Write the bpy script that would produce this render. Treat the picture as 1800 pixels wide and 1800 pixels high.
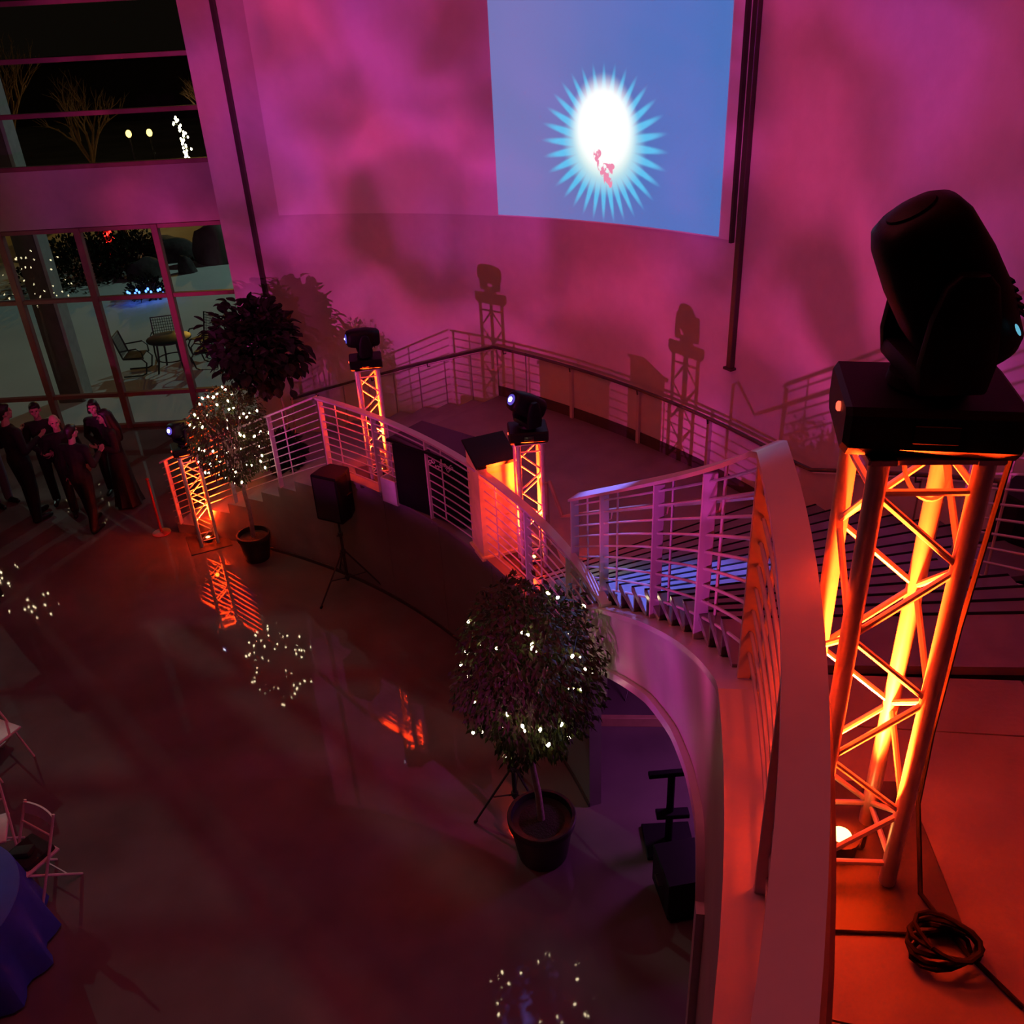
import bpy, bmesh, math, random
from mathutils import Vector, Matrix, Euler, noise as mnoise
PI = math.pi
random.seed(7)
for o in list(bpy.data.objects):
    bpy.data.objects.remove(o, do_unlink=True)
scene = bpy.context.scene
COL = scene.collection

# ------------------------------------------------------------------ camera, world, large lights, exposure
cam_d = bpy.data.cameras.new('camera')
cam = bpy.data.objects.new('camera', cam_d)
COL.objects.link(cam)
cam_d.sensor_width = 36.0
cam_d.lens = 1600.0 / 1800.0 * 36.0
cam_d.clip_start = 0.02
cam_d.clip_end = 400
PITCH = math.radians(29.7095)
ROLL = math.atan2(150.0, 2800.0)
fw = Vector((0, math.cos(PITCH), -math.sin(PITCH)))
rt0 = Vector((1, 0, 0))
up0 = Vector((0, math.sin(PITCH), math.cos(PITCH)))
rt = rt0 * math.cos(ROLL) - up0 * math.sin(ROLL)
up = up0 * math.cos(ROLL) + rt0 * math.sin(ROLL)
cam.matrix_world = Matrix(((rt.x, up.x, -fw.x, 0), (rt.y, up.y, -fw.y, 0), (rt.z, up.z, -fw.z, 7.0), (0, 0, 0, 1)))
scene.camera = cam

world = bpy.data.worlds.new('night')
scene.world = world
world.use_nodes = True
world.node_tree.nodes['Background'].inputs[0].default_value = (0.55, 0.38, 0.25, 1)
world.node_tree.nodes['Background'].inputs[1].default_value = 0.006

scene.view_settings.view_transform = 'Standard'
scene.view_settings.look = 'None'
scene.view_settings.gamma = 1.0
scene.view_settings.use_curve_mapping = False
scene.view_settings.exposure = 0.0


def aim(o, target):
    d = Vector(target) - o.location
    o.rotation_euler = d.to_track_quat('-Z', 'Y').to_euler()


def light(name, kind, loc, power, color, target=None, **kw):
    d = bpy.data.lights.new(name, kind)
    d.energy = power
    d.color = color
    for k, v in kw.items():
        setattr(d, k, v)
    o = bpy.data.objects.new(name, d)
    COL.objects.link(o)
    o.location = loc
    if target is not None:
        aim(o, target)
    return o


def gobo(o, col_a, col_b, scale, lo, hi, offset, zlo, zhi, right_cut=None, left_cut=None):
    """break-up pattern in front of a wash light: colour and level change with the direction of the ray"""
    d = o.data
    d.use_nodes = True
    nt = d.node_tree
    em = nt.nodes['Emission']
    tc = nt.nodes.new('ShaderNodeTexCoord')
    mp = nt.nodes.new('ShaderNodeMapping')
    mp.inputs['Location'].default_value = offset
    mp.inputs['Scale'].default_value = (scale, scale, scale)
    nz = nt.nodes.new('ShaderNodeTexNoise')
    nz.inputs['Scale'].default_value = 1.0
    nz.inputs['Detail'].default_value = 1.2
    nz.inputs['Distortion'].default_value = 0.5
    nz2 = nt.nodes.new('ShaderNodeTexNoise')
    nz2.inputs['Scale'].default_value = 0.55
    nz2.inputs['Detail'].default_value = 1.5
    nt.links.new(tc.outputs['Normal'], mp.inputs['Vector'])
    nt.links.new(mp.outputs['Vector'], nz.inputs['Vector'])
    nt.links.new(mp.outputs['Vector'], nz2.inputs['Vector'])
    r1 = nt.nodes.new('ShaderNodeMapRange')
    r1.inputs['From Min'].default_value = 0.36
    r1.inputs['From Max'].default_value = 0.64
    r1.inputs['To Min'].default_value = lo
    r1.inputs['To Max'].default_value = hi
    nt.links.new(nz.outputs['Fac'], r1.inputs['Value'])
    r2 = nt.nodes.new('ShaderNodeMapRange')
    r2.inputs['From Min'].default_value = 0.38
    r2.inputs['From Max'].default_value = 0.62
    nt.links.new(nz2.outputs['Fac'], r2.inputs['Value'])
    mx = nt.nodes.new('ShaderNodeMix')
    mx.data_type = 'RGBA'
    mx.inputs['A'].default_value = (*col_a, 1)
    mx.inputs['B'].default_value = (*col_b, 1)
    nt.links.new(r2.outputs['Result'], mx.inputs['Factor'])
    nt.links.new(mx.outputs['Result'], em.inputs['Color'])
    # masks added to trim the beam by direction: below, above, right and left
    geo = nt.nodes.new('ShaderNodeNewGeometry')
    sp = nt.nodes.new('ShaderNodeSeparateXYZ')
    nt.links.new(geo.outputs['Incoming'], sp.inputs[0])
    cur = r1.outputs['Result']

    def cut(val, a, b):
        nonlocal cur
        r = nt.nodes.new('ShaderNodeMapRange')
        r.interpolation_type = 'SMOOTHSTEP'
        r.inputs['From Min'].default_value = a
        r.inputs['From Max'].default_value = b
        nt.links.new(val, r.inputs['Value'])
        mu = nt.nodes.new('ShaderNodeMath')
        mu.operation = 'MULTIPLY'
        nt.links.new(cur, mu.inputs[0])
        nt.links.new(r.outputs['Result'], mu.inputs[1])
        cur = mu.outputs[0]
    cut(sp.outputs[2], zlo - 0.02, zlo + 0.02)
    cut(sp.outputs[2], zhi + 0.03, zhi - 0.03)
    if right_cut is not None:
        dt = nt.nodes.new('ShaderNodeVectorMath')
        dt.operation = 'DOT_PRODUCT'
        dt.inputs[1].default_value = (-math.cos(right_cut), math.sin(right_cut), 0)
        nt.links.new(geo.outputs['Incoming'], dt.inputs[0])
        cut(dt.outputs['Value'], -0.015, 0.015)
    if left_cut is not None:
        dt = nt.nodes.new('ShaderNodeVectorMath')
        dt.operation = 'DOT_PRODUCT'
        dt.inputs[1].default_value = (math.cos(left_cut), -math.sin(left_cut), 0)
        nt.links.new(geo.outputs['Incoming'], dt.inputs[0])
        cut(dt.outputs['Value'], -0.03, 0.03)
    nt.links.new(cur, em.inputs['Strength'])


# two wash lights hung behind the viewer throw a pink and violet break-up pattern on the curved wall
w1 = light('wash_light_violet', 'SPOT', (-9.9, -3.1, 3.5), 4000, (1, 1, 1), (-9.9 + 10.4, -3.1 + 12.8, 3.5 + 2.6),
           spot_size=math.radians(75), spot_blend=0.3, shadow_soft_size=0.05)
gobo(w1, (0.97, 0.055, 0.34), (0.76, 0.06, 0.60), 13.0, 0.34, 1.42, (5.3, 1.4, 2.7), -0.118, 0.40, math.radians(60), math.radians(9))
w2 = light('wash_light_rose', 'SPOT', (-1.38, -5.5, 4.5), 2250, (1, 1, 1), (-1.2, 10.0, 4.5 + 2.6),
           spot_size=math.radians(75), spot_blend=0.3, shadow_soft_size=0.05)
gobo(w2, (0.94, 0.055, 0.34), (0.76, 0.06, 0.70), 11.0, 0.35, 1.4, (9.3, 2.2, 5.1), -0.185, 0.34, math.radians(14.5), math.radians(-17.5))
# unseen dim red fill added under the roof to lift the hall's ambient
light('red_fill', 'AREA', (-2.5, 5.5, 9.2), 108, (1.0, 0.13, 0.17), (-2.5, 7.0, 0), size=5.0)
# floodlight on a mast outside, beyond the windows
light('yard_floodlight', 'SPOT', (-32.0, 38.0, 21.0), 9500, (0.72, 0.95, 0.84), (-6.0, 6.6, 0),
      spot_size=math.radians(14), spot_blend=0.35, shadow_soft_size=0.25)
# second yard lamp, to the right beyond the hall
light('yard_lamp', 'SPOT', (3.0, 36.0, 12.0), 2100, (0.64, 0.95, 0.86), (-8.0, 20.0, 0),
      spot_size=math.radians(70), spot_blend=0.5, shadow_soft_size=0.2)
# sodium street lighting on the road beyond the yard
light('street_sodium', 'SPOT', (-14.0, 53.0, 8.0), 2600, (1.0, 0.52, 0.07), (-12.0, 43.0, 0),
      spot_size=math.radians(100), spot_blend=0.7, shadow_soft_size=0.2)
# narrow unseen blue spot added above the stage to tint the lower treads
light('stair_blue_fill', 'SPOT', (1.5, 10.0, 8.6), 5500, (0.16, 0.20, 1.0), (1.15, 5.75, 2.8),
      spot_size=math.radians(17), spot_blend=0.7, shadow_soft_size=0.06)
# violet lamp under the stair
light('under_stair_lamp', 'AREA', (2.4, 6.4, 1.5), 22, (0.6, 0.10, 0.62), (1.2, 6.6, 0), size=0.5)


# ------------------------------------------------------------------ materials
def mat(name, col, rough=0.6, metal=0.0, emis=None, es=0.0, var=0.12, scale=6.0, bump=0.0, bscale=40.0, spec=0.5, coords='Object'):
    m = bpy.data.materials.new(name)
    m.use_nodes = True
    nt = m.node_tree
    p = nt.nodes['Principled BSDF']
    p.inputs['Roughness'].default_value = rough
    p.inputs['Metallic'].default_value = metal
    p.inputs['Specular IOR Level'].default_value = spec
    tc = nt.nodes.new('ShaderNodeTexCoord')
    nz = nt.nodes.new('ShaderNodeTexNoise')
    nz.inputs['Scale'].default_value = scale
    nz.inputs['Detail'].default_value = 4
    nt.links.new(tc.outputs[coords], nz.inputs['Vector'])
    cr = nt.nodes.new('ShaderNodeValToRGB')
    cr.color_ramp.elements[0].position = 0.3
    cr.color_ramp.elements[1].position = 0.7
    cr.color_ramp.elements[0].color = (*[max(0, c * (1 - var)) for c in col], 1)
    cr.color_ramp.elements[1].color = (*[min(1, c * (1 + var)) for c in col], 1)
    nt.links.new(nz.outputs['Fac'], cr.inputs['Fac'])
    nt.links.new(cr.outputs['Color'], p.inputs['Base Color'])
    if emis:
        p.inputs['Emission Color'].default_value = (*emis, 1)
        p.inputs['Emission Strength'].default_value = es
    if bump:
        n2 = nt.nodes.new('ShaderNodeTexNoise')
        n2.inputs['Scale'].default_value = bscale
        n2.inputs['Detail'].default_value = 3
        nt.links.new(tc.outputs[coords], n2.inputs['Vector'])
        b = nt.nodes.new('ShaderNodeBump')
        b.inputs['Strength'].default_value = bump
        b.inputs['Distance'].default_value = 0.02
        nt.links.new(n2.outputs['Fac'], b.inputs['Height'])
        nt.links.new(b.outputs['Normal'], p.inputs['Normal'])
    return m


def glass_mat(name, tint=(0.93, 0.97, 0.95)):
    m = bpy.data.materials.new(name)
    m.use_nodes = True
    nt = m.node_tree
    nt.nodes.remove(nt.nodes['Principled BSDF'])
    out = nt.nodes['Material Output']
    t = nt.nodes.new('ShaderNodeBsdfTransparent')
    t.inputs[0].default_value = (*tint, 1)
    g = nt.nodes.new('ShaderNodeBsdfGlossy')
    g.inputs['Roughness'].default_value = 0.01
    lw = nt.nodes.new('ShaderNodeLayerWeight')
    pw_ = nt.nodes.new('ShaderNodeMath')
    pw_.operation = 'POWER'
    pw_.inputs[1].default_value = 5.0
    nt.links.new(lw.outputs['Facing'], pw_.inputs[0])
    f = nt.nodes.new('ShaderNodeMath')
    f.operation = 'MULTIPLY_ADD'
    f.inputs[1].default_value = 0.9
    f.inputs[2].default_value = 0.035
    nt.links.new(pw_.outputs[0], f.inputs[0])
    x = nt.nodes.new('ShaderNodeMixShader')
    nt.links.new(f.outputs[0], x.inputs[0])
    nt.links.new(t.outputs[0], x.inputs[1])
    nt.links.new(g.outputs[0], x.inputs[2])
    nt.links.new(x.outputs[0], out.inputs['Surface'])
    return m


M = {}
M['plaster'] = mat('plaster', (0.66, 0.63, 0.62), 0.85, var=0.04, bump=0.08, bscale=30)
M['screen'] = mat('screen_cloth', (0.85, 0.83, 0.84), 0.9, var=0.02)
M['floor'] = mat('polished_floor', (0.15, 0.125, 0.12), 0.035, var=0.25, scale=0.9, spec=0.55)
M['carpet'] = mat('platform_deck', (0.22, 0.20, 0.22), 0.5, var=0.12, scale=3, bump=0.15, bscale=60)
M['concrete'] = mat('sealed_concrete', (0.27, 0.25, 0.26), 0.5, var=0.16, scale=3, bump=0.1)
M['tread'] = mat('stair_tread', (0.20, 0.19, 0.23), 0.15, var=0.14, scale=5, spec=0.9)
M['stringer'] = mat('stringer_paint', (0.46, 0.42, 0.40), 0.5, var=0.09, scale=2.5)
M['wallface'] = mat('platform_wall_paint', (0.23, 0.20, 0.20), 0.6, var=0.12, scale=1.5)
M['white'] = mat('white_paint', (0.60, 0.55, 0.56), 0.27, var=0.04)
M['roof'] = mat('dark_roof', (0.05, 0.045, 0.045), 0.9)
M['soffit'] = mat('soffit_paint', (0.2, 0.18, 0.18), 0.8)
M['darkrail'] = mat('dark_handrail', (0.06, 0.045, 0.045), 0.35)
M['bracket'] = mat('brown_handrail', (0.45, 0.28, 0.2), 0.3)
M['frame'] = mat('window_frame', (0.20, 0.085, 0.08), 0.5)
M['beam'] = mat('spandrel_paint', (0.42, 0.36, 0.34), 0.8, var=0.04)
M['glass'] = glass_mat('window_glass')
M['alu'] = mat('truss_aluminium', (0.74, 0.72, 0.71), 0.36, metal=0.35, var=0.08, scale=14)
M['steel'] = mat('black_steel', (0.035, 0.032, 0.034), 0.45)
M['black'] = mat('black_plastic', (0.006, 0.006, 0.008), 0.5, bump=0.05, bscale=200, spec=0.18)
M['blackgloss'] = mat('black_gloss', (0.01, 0.01, 0.012), 0.12)
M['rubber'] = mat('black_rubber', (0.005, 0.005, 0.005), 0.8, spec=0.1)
M['lens'] = mat('lens_glow', (0.2, 0.25, 0.6), 0.1, emis=(0.06, 0.10, 0.75), es=0.55)
M['lens_hot'] = mat('lens_hot', (0.9, 0.9, 1.0), 0.1, emis=(0.75, 0.85, 1.0), es=22.0)
M['amber'] = mat('amber_lamp', (1, 0.6, 0.2), 0.3, emis=(1.0, 0.42, 0.10), es=9.0)
M['led_red'] = mat('red_led', (1, 0.1, 0.05), 0.3, emis=(1.0, 0.08, 0.04), es=2.6)
M['glint_cyan'] = mat('cyan_glint', (0.1, 0.5, 0.7), 0.3, emis=(0.15, 0.55, 0.75), es=0.8)
M['led_blue'] = mat('blue_led', (0.1, 0.2, 1), 0.3, emis=(0.12, 0.3, 1.0), es=6.0)
M['bulb'] = mat('fairy_bulb', (1, 0.95, 0.8), 0.3, emis=(1.0, 0.82, 0.48), es=20.0)
M['reflection_red'] = mat('red_reflection_bulb', (1, 0.1, 0.1), 0.3, emis=(1.0, 0.03, 0.02), es=5.0)
M['bulb_blue'] = mat('fairy_bulb_blue', (0.1, 0.2, 1), 0.3, emis=(0.08, 0.2, 1.0), es=5.0)
M['wire'] = mat('green_wire', (0.03, 0.05, 0.02), 0.6)
M['leaf'] = mat('ficus_leaf', (0.038, 0.048, 0.010), 0.6, var=0.4, scale=9, spec=0.2)
M['leaf_dark'] = mat('rubber_leaf', (0.012, 0.018, 0.010), 0.6, var=0.3, scale=5, spec=0.25)
M['bark'] = mat('pale_bark', (0.34, 0.24, 0.22), 0.8, var=0.25, scale=20, bump=0.4)
M['pot'] = mat('black_pot', (0.018, 0.016, 0.016), 0.5)
M['soil'] = mat('soil', (0.03, 0.022, 0.018), 0.95, bump=0.8, bscale=60)
M['skin'] = mat('skin', (0.52, 0.30, 0.22), 0.55, var=0.06)
M['hair'] = mat('dark_hair', (0.012, 0.009, 0.008), 0.5)
M['hair_grey'] = mat('grey_hair', (0.25, 0.22, 0.2), 0.7)
M['suit'] = mat('black_cloth', (0.010, 0.009, 0.010), 0.85)
M['suit2'] = mat('charcoal_cloth', (0.022, 0.018, 0.02), 0.85)
M['shirt'] = mat('pale_shirt', (0.45, 0.38, 0.42), 0.8)
M['trouser_grey'] = mat('grey_blue_cloth', (0.16, 0.16, 0.22), 0.85)
M['shoe'] = mat('black_shoe', (0.01, 0.01, 0.01), 0.4)
M['cloth_blue'] = mat('blue_tablecloth', (0.03, 0.06, 0.42), 0.75, var=0.08)
M['chairwood'] = mat('white_chair_paint', (0.72, 0.55, 0.52), 0.45)
M['podium'] = mat('podium_wood', (0.85, 0.72, 0.30), 0.45, var=0.12)
M['snow'] = mat('snow', (0.80, 0.83, 0.82), 0.9, var=0.07, scale=0.5, bump=0.5, bscale=2.0)
M['road'] = mat('road_snow', (0.55, 0.5, 0.4), 0.9, var=0.3, scale=0.35)
M['rock'] = mat('dark_boulder', (0.05, 0.045, 0.045), 0.9, var=0.3, bump=0.8, bscale=6)
M['shrub'] = mat('dark_shrub', (0.02, 0.022, 0.012), 0.9, var=0.3, spec=0.1)
M['branch'] = mat('bare_branch', (0.32, 0.2, 0.12), 0.85, var=0.2)
M['column'] = mat('brown_column', (0.12, 0.085, 0.08), 0.75)
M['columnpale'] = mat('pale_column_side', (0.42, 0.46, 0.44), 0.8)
M['patio'] = mat('patio_metal', (0.03, 0.035, 0.035), 0.4)
M['tan'] = mat('tan_timber', (0.45, 0.28, 0.15), 0.6, var=0.15)
M['red'] = mat('red_pole', (0.55, 0.04, 0.04), 0.4)
M['chrome'] = mat('chrome', (0.8, 0.8, 0.82), 0.12, metal=1.0)
M['brass'] = mat('cymbal_brass', (0.75, 0.5, 0.2), 0.22, metal=1.0)
M['lamp_street'] = mat('street_lamp', (1, 0.8, 0.4), 0.3, emis=(1.0, 0.62, 0.16), es=4)
M['papers'] = mat('white_card', (0.8, 0.78, 0.8), 0.7)


# ------------------------------------------------------------------ geometry helpers
class MB:
    def __init__(s):
        s.bm = bmesh.new()

    def face(s, pts):
        return s.bm.faces.new([s.bm.verts.new(p) for p in pts])

    def box(s, c, size, rot=None, bevel=0.0, seg=1):
        mtx = Matrix.Translation(c)
        if rot is not None:
            mtx = mtx @ (Euler(rot).to_matrix().to_4x4() if not isinstance(rot, Matrix) else rot.to_4x4())
        r = bmesh.ops.create_cube(s.bm, size=1.0)
        bmesh.ops.scale(s.bm, vec=size, verts=r['verts'])
        if bevel:
            es = list({e for v in r['verts'] for e in v.link_edges})
            b = bmesh.ops.bevel(s.bm, geom=es, offset=bevel, segments=seg, affect='EDGES', profile=0.5)
            vs = list({v for f in b['faces'] for v in f.verts})
            allv = set(vs)
            for v in r['verts']:
                if v.is_valid:
                    allv.add(v)
            # collect the whole island
            stack = list(allv)
            while stack:
                v = stack.pop()
                for e in v.link_edges:
                    w = e.other_vert(v)
                    if w not in allv:
                        allv.add(w)
                        stack.append(w)
            bmesh.ops.transform(s.bm, matrix=mtx, verts=list(allv))
        else:
            bmesh.ops.transform(s.bm, matrix=mtx, verts=r['verts'])
        return s

    def ring_loft(s, rings, cap=True, closed=False):
        vs = [[s.bm.verts.new(p) for p in r] for r in rings]
        n = len(vs[0])
        k = len(vs)
        for i in range(k if closed else k - 1):
            a, b = vs[i], vs[(i + 1) % k]
            for j in range(n):
                try:
                    s.bm.faces.new((a[j], a[(j + 1) % n], b[(j + 1) % n], b[j]))
                except ValueError:
                    pass
        if cap and not closed:
            s.bm.faces.new(list(reversed(vs[0])))
            s.bm.faces.new(vs[-1])
        return s

    def tube(s, pts, r, n=8, cap=True, closed=False):
        pts = [Vector(p) for p in pts]
        rr = r if isinstance(r, (list, tuple)) else [r] * len(pts)
        rings = []
        prev = None
        for i, p in enumerate(pts):
            if closed:
                t = pts[(i + 1) % len(pts)] - pts[i - 1]
            else:
                t = pts[min(i + 1, len(pts) - 1)] - pts[max(i - 1, 0)]
            t.normalize()
            if prev is None:
                ref = Vector((0, 0, 1)) if abs(t.z) < 0.9 else Vector((1, 0, 0))
                u = t.cross(ref).normalized()
            else:
                u = (prev - t * prev.dot(t)).normalized()
            prev = u
            v = t.cross(u)
            rings.append([p + (u * math.cos(2 * PI * j / n) + v * math.sin(2 * PI * j / n)) * rr[i] for j in range(n)])
        return s.ring_loft(rings, cap, closed)

    def lathe(s, prof, c=(0, 0, 0), n=24):
        c = Vector(c)
        rings = [[c + Vector((r * math.cos(2 * PI * j / n), r * math.sin(2 * PI * j / n), z)) for j in range(n)] for r, z in prof]
        return s.ring_loft(rings, True)

    def ellipsoid(s, c, rad, rot=None, u=14, v=9):
        r = bmesh.ops.create_uvsphere(s.bm, u_segments=u, v_segments=v, radius=1.0)
        mtx = Matrix.Translation(c)
        if rot is not None:
            mtx = mtx @ Euler(rot).to_matrix().to_4x4()
        mtx = mtx @ Matrix.Diagonal((*rad, 1))
        bmesh.ops.transform(s.bm, matrix=mtx, verts=r['verts'])
        return s

    def capsule(s, a, b, ra, rb, n=10):
        a, b = Vector(a), Vector(b)
        d = (b - a)
        L = d.length
        if L < 1e-6:
            return s.ellipsoid(a, (ra, ra, ra))
        d.normalize()
        pts, rr = [], []
        for k in (90, 65, 35, 0):
            pts.append(a - d * ra * math.sin(math.radians(k)))
            rr.append(max(ra * math.cos(math.radians(k)), ra * 0.05))
        for k in (0, 35, 65, 90):
            pts.append(b + d * rb * math.sin(math.radians(k)))
            rr.append(max(rb * math.cos(math.radians(k)), rb * 0.05))
        return s.tube(pts, rr, n)

    def chain(s, pts, rad):
        for i in range(len(pts) - 1):
            s.capsule(pts[i], pts[i + 1], rad[i], rad[i + 1])
        return s

    def build(s, name, m, parent=None, world=False, smooth=False, uv=None):
        bmesh.ops.recalc_face_normals(s.bm, faces=s.bm.faces)
        if world and parent is not None:
            off = parent_offset(parent)
            bmesh.ops.translate(s.bm, vec=-off, verts=s.bm.verts)
        me = bpy.data.meshes.new(name)
        s.bm.to_mesh(me)
        s.bm.free()
        me.materials.append(m)
        if smooth:
            smooth_by_angle(me)
        return link(name, me, parent)


def parent_offset(p):
    off = Vector((0, 0, 0))
    while p is not None:
        off += p.location
        p = p.parent
    return off


def smooth_by_angle(me, ang=0.7):
    me.polygons.foreach_set('use_smooth', [True] * len(me.polygons))
    bm = bmesh.new()
    bm.from_mesh(me)
    for e in bm.edges:
        if len(e.link_faces) == 2 and e.calc_face_angle(0) > ang:
            e.smooth = False
    bm.to_mesh(me)
    bm.free()


def link(name, me, parent=None):
    o = bpy.data.objects.new(name, me)
    COL.objects.link(o)
    if parent is not None:
        o.parent = parent
    return o


def thing(name, label, cat, loc=(0, 0, 0), rz=0.0, group=None):
    o = bpy.data.objects.new(name, None)
    o.empty_display_size = 0.1
    COL.objects.link(o)
    o.location = loc
    o.rotation_euler = (0, 0, rz)
    o['label'] = label
    o['category'] = cat
    if group:
        o['group'] = group
    return o


def tag(o, label, cat, group=None):
    o['label'] = label
    o['category'] = cat
    if group:
        o['group'] = group
    return o


def struct(o):
    o['kind'] = 'structure'
    return o


def stuff(o):
    o['kind'] = 'stuff'
    return o


def copy_tree(o, parent=None):
    c = o.copy()
    COL.objects.link(c)
    if parent is not None:
        c.parent = parent
        c.matrix_parent_inverse = o.matrix_parent_inverse.copy()
    for ch in list(o.children):
        copy_tree(ch, c)
    return c


# the hall is built on rings about one centre
OX, OY = -7.54, 4.03
R_IN, R_GUARD, R_WALL = 8.5, 11.7, 11.8
ZP, ZL = 1.6, 4.52            # platform level, landing level
PH_FOOT, PH_TOP = 0.449, -0.131
N_STEP = 17


def ap(R, ph, z=0.0):
    return Vector((OX + R * math.cos(ph), OY + R * math.sin(ph), z))


def frange(a, b, n):
    return [a + (b - a) * i / n for i in range(n + 1)]


def ring_block(mb, r0, r1, p0, p1, z0, z1, n=8):
    """solid ring sector; z may be numbers or functions of the angle"""
    f0 = z0 if callable(z0) else (lambda p: z0)
    f1 = z1 if callable(z1) else (lambda p: z1)
    rings = []
    for p in frange(p0, p1, n):
        rings.append([ap(r0, p, f0(p)), ap(r1, p, f0(p)), ap(r1, p, f1(p)), ap(r0, p, f1(p))])
    return mb.ring_loft(rings)


def z_nose(p):
    return min(max(ZP + 5.034 * (PH_FOOT - p), ZP), ZL)


# ------------------------------------------------------------------ setting: floor, walls, ceiling
mb = MB()
mb.box((-3.0, 5.2, -0.1), (31.0, 22.4, 0.2))
floor = struct(mb.build('floor', M['floor']))

# tall curved wall, tangent straight run on the right
PW0 = 1.312
PW1 = 0.04
tp = ap(R_WALL, PW1)
td = Vector((math.sin(PW1), -math.cos(PW1), 0))
mb = MB()
line = [ap(R_WALL, p) for p in frange(PW0, PW1, 40)] + [tp + td * k for k in (3.0, 6.0, 9.0, 15.0)]
outl = [ap(R_WALL + 0.25, p) for p in frange(PW0, PW1, 40)] + [tp + td * k + Vector((math.cos(PW1), math.sin(PW1), 0)) * 0.25 for k in (3.0, 6.0, 9.0, 15.0)]
mb.ring_loft([[a, b, b + Vector((0, 0, 9.5)), a + Vector((0, 0, 9.5))] for a, b in zip(line, outl)])
wall_back = struct(mb.build('wall_back', M['plaster'], smooth=True))
mb = MB()
q = ap(R_WALL, PW0)
mb.box((q.x + 0.14, (q.y + 16.45) / 2 + 0.06, 4.75), (0.24, 16.45 - q.y, 9.5))
struct(mb.build('wall_return', M['plaster']))
endw = tp + td * 15.0
YW = 16.4
mb = MB()
mb.box((-18.3, 5.2, 4.75), (0.2, 22.4, 9.5))
struct(mb.build('wall_left', M['roof']))
mb = MB()
mb.box((-2.0, -6.1, 4.75), (33.0, 0.2, 9.5))
struct(mb.build('wall_rear', M['roof']))
mb = MB()
mb.box((12.6, -3.0, 4.75), (0.2, 6.0, 9.5))
struct(mb.build('wall_right', M['roof']))
mb = MB()
mb.box((-2.0, 5.2, 9.6), (33.0, 22.8, 0.2))
struct(mb.build('ceiling', M['roof']))

# window wall: spandrel beam, jamb pier, two bands of glazing
mb = MB()
mb.box((-11.3, YW + 0.12, 4.28), (13.7, 0.34, 0.95))
struct(mb.build('trim_1', M['beam']))
mb = MB()
mb.box((-11.3, YW + 0.12, 9.1), (13.7, 0.34, 0.8))
struct(mb.build('trim_2', M['beam']))


def window(n, xs, zs, mull_w, z0, z1, trans):
    w = thing('window_%d' % n, '', '', (xs[0], YW, z0))
    del w['label'], w['category']
    w['kind'] = 'structure'
    for x in xs:
        b = MB()
        b.box((x, YW, (z0 + z1) / 2), (mull_w, 0.14, z1 - z0), bevel=0.008)
        b.build('mullion', M['frame'], w, world=True)
    for z in trans:
        for i in range(len(xs) - 1):
            a, c = xs[i] + mull_w / 2, xs[i + 1] - mull_w / 2
            b = MB()
            b.box(((a + c) / 2, YW, z), (c - a, 0.10, 0.075), bevel=0.006)
            b.build('transom', M['frame'], w, world=True)
    zz = sorted(zs)
    for i in range(len(xs) - 1):
        for j in range(len(zz) - 1):
            b = MB()
            b.box(((xs[i] + xs[i + 1]) / 2, YW + 0.03, (zz[j] + zz[j + 1]) / 2), (xs[i + 1] - xs[i], 0.006, zz[j + 1] - zz[j]))
            b.build('pane', M['glass'], w, world=True)
    return w


MX = [-17.95, -16.62, -15.29, -13.96, -12.63, -11.30, -9.97, -8.66, -7.30, -5.95, -4.60]
window(1, MX, [0.0, 0.69, 2.54, 3.80], 0.115, 0.0, 3.80, [0.04, 0.69, 2.54, 3.76])
MX2 = [-17.95, -15.8, -14.1, -12.4, -10.8, -4.60]
window(2, MX2, [4.75, 6.4, 8.0, 8.7], 0.10, 4.75, 8.7, [4.79, 5.6, 6.4, 7.2, 8.0])

# black vertical tracks fixed to the curved wall either side of the screen


def wall_pt(x, y):
    return Vector((x, y, 0))


def track(px, py, ph, z0, label, double):
    t = thing('wall_track', label, 'track', (px, py, z0))
    n = Vector((-math.cos(ph), -math.sin(ph), 0))
    tg = Vector((math.sin(ph), -math.cos(ph), 0))
    rotm = Matrix((tg, n, Vector((0, 0, 1)))).transposed()
    b = MB()
    b.box(n * 0.035 + Vector((0, 0, (9.3 - z0) / 2)), (0.075, 0.07, 9.3 - z0), rotm, bevel=0.006)
    b.build('rail', M['darkrail'], t)
    b = MB()
    b.box(n * 0.045 + Vector((0, 0, 0.015)), (0.13, 0.09, 0.03), rotm, bevel=0.004)
    b.build('end_foot', M['darkrail'], t)
    if double:
        b = MB()
        b.box(n * 0.03 - tg * 0.13 + Vector((0, 0, (9.3 - 4.5) / 2 + 4.5 - z0)), (0.035, 0.05, 9.3 - 4.5), rotm)
        b.build('side_rail', M['darkrail'], t)
    return t


def ph_of(x, y):
    return math.atan2(y - OY, x - OX)


PH_T1, PH_T2 = 1.260, 0.528
pl = ap(R_WALL, PH_T1)
track(pl.x, pl.y, PH_T1, 2.74, 'dark vertical track on the pink wall beside the tall windows', False)
pr = ap(R_WALL, PH_T2)
track(pr.x, pr.y, PH_T2, 3.07, 'dark vertical track on the pink wall right of the projected blue picture', True)

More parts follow.
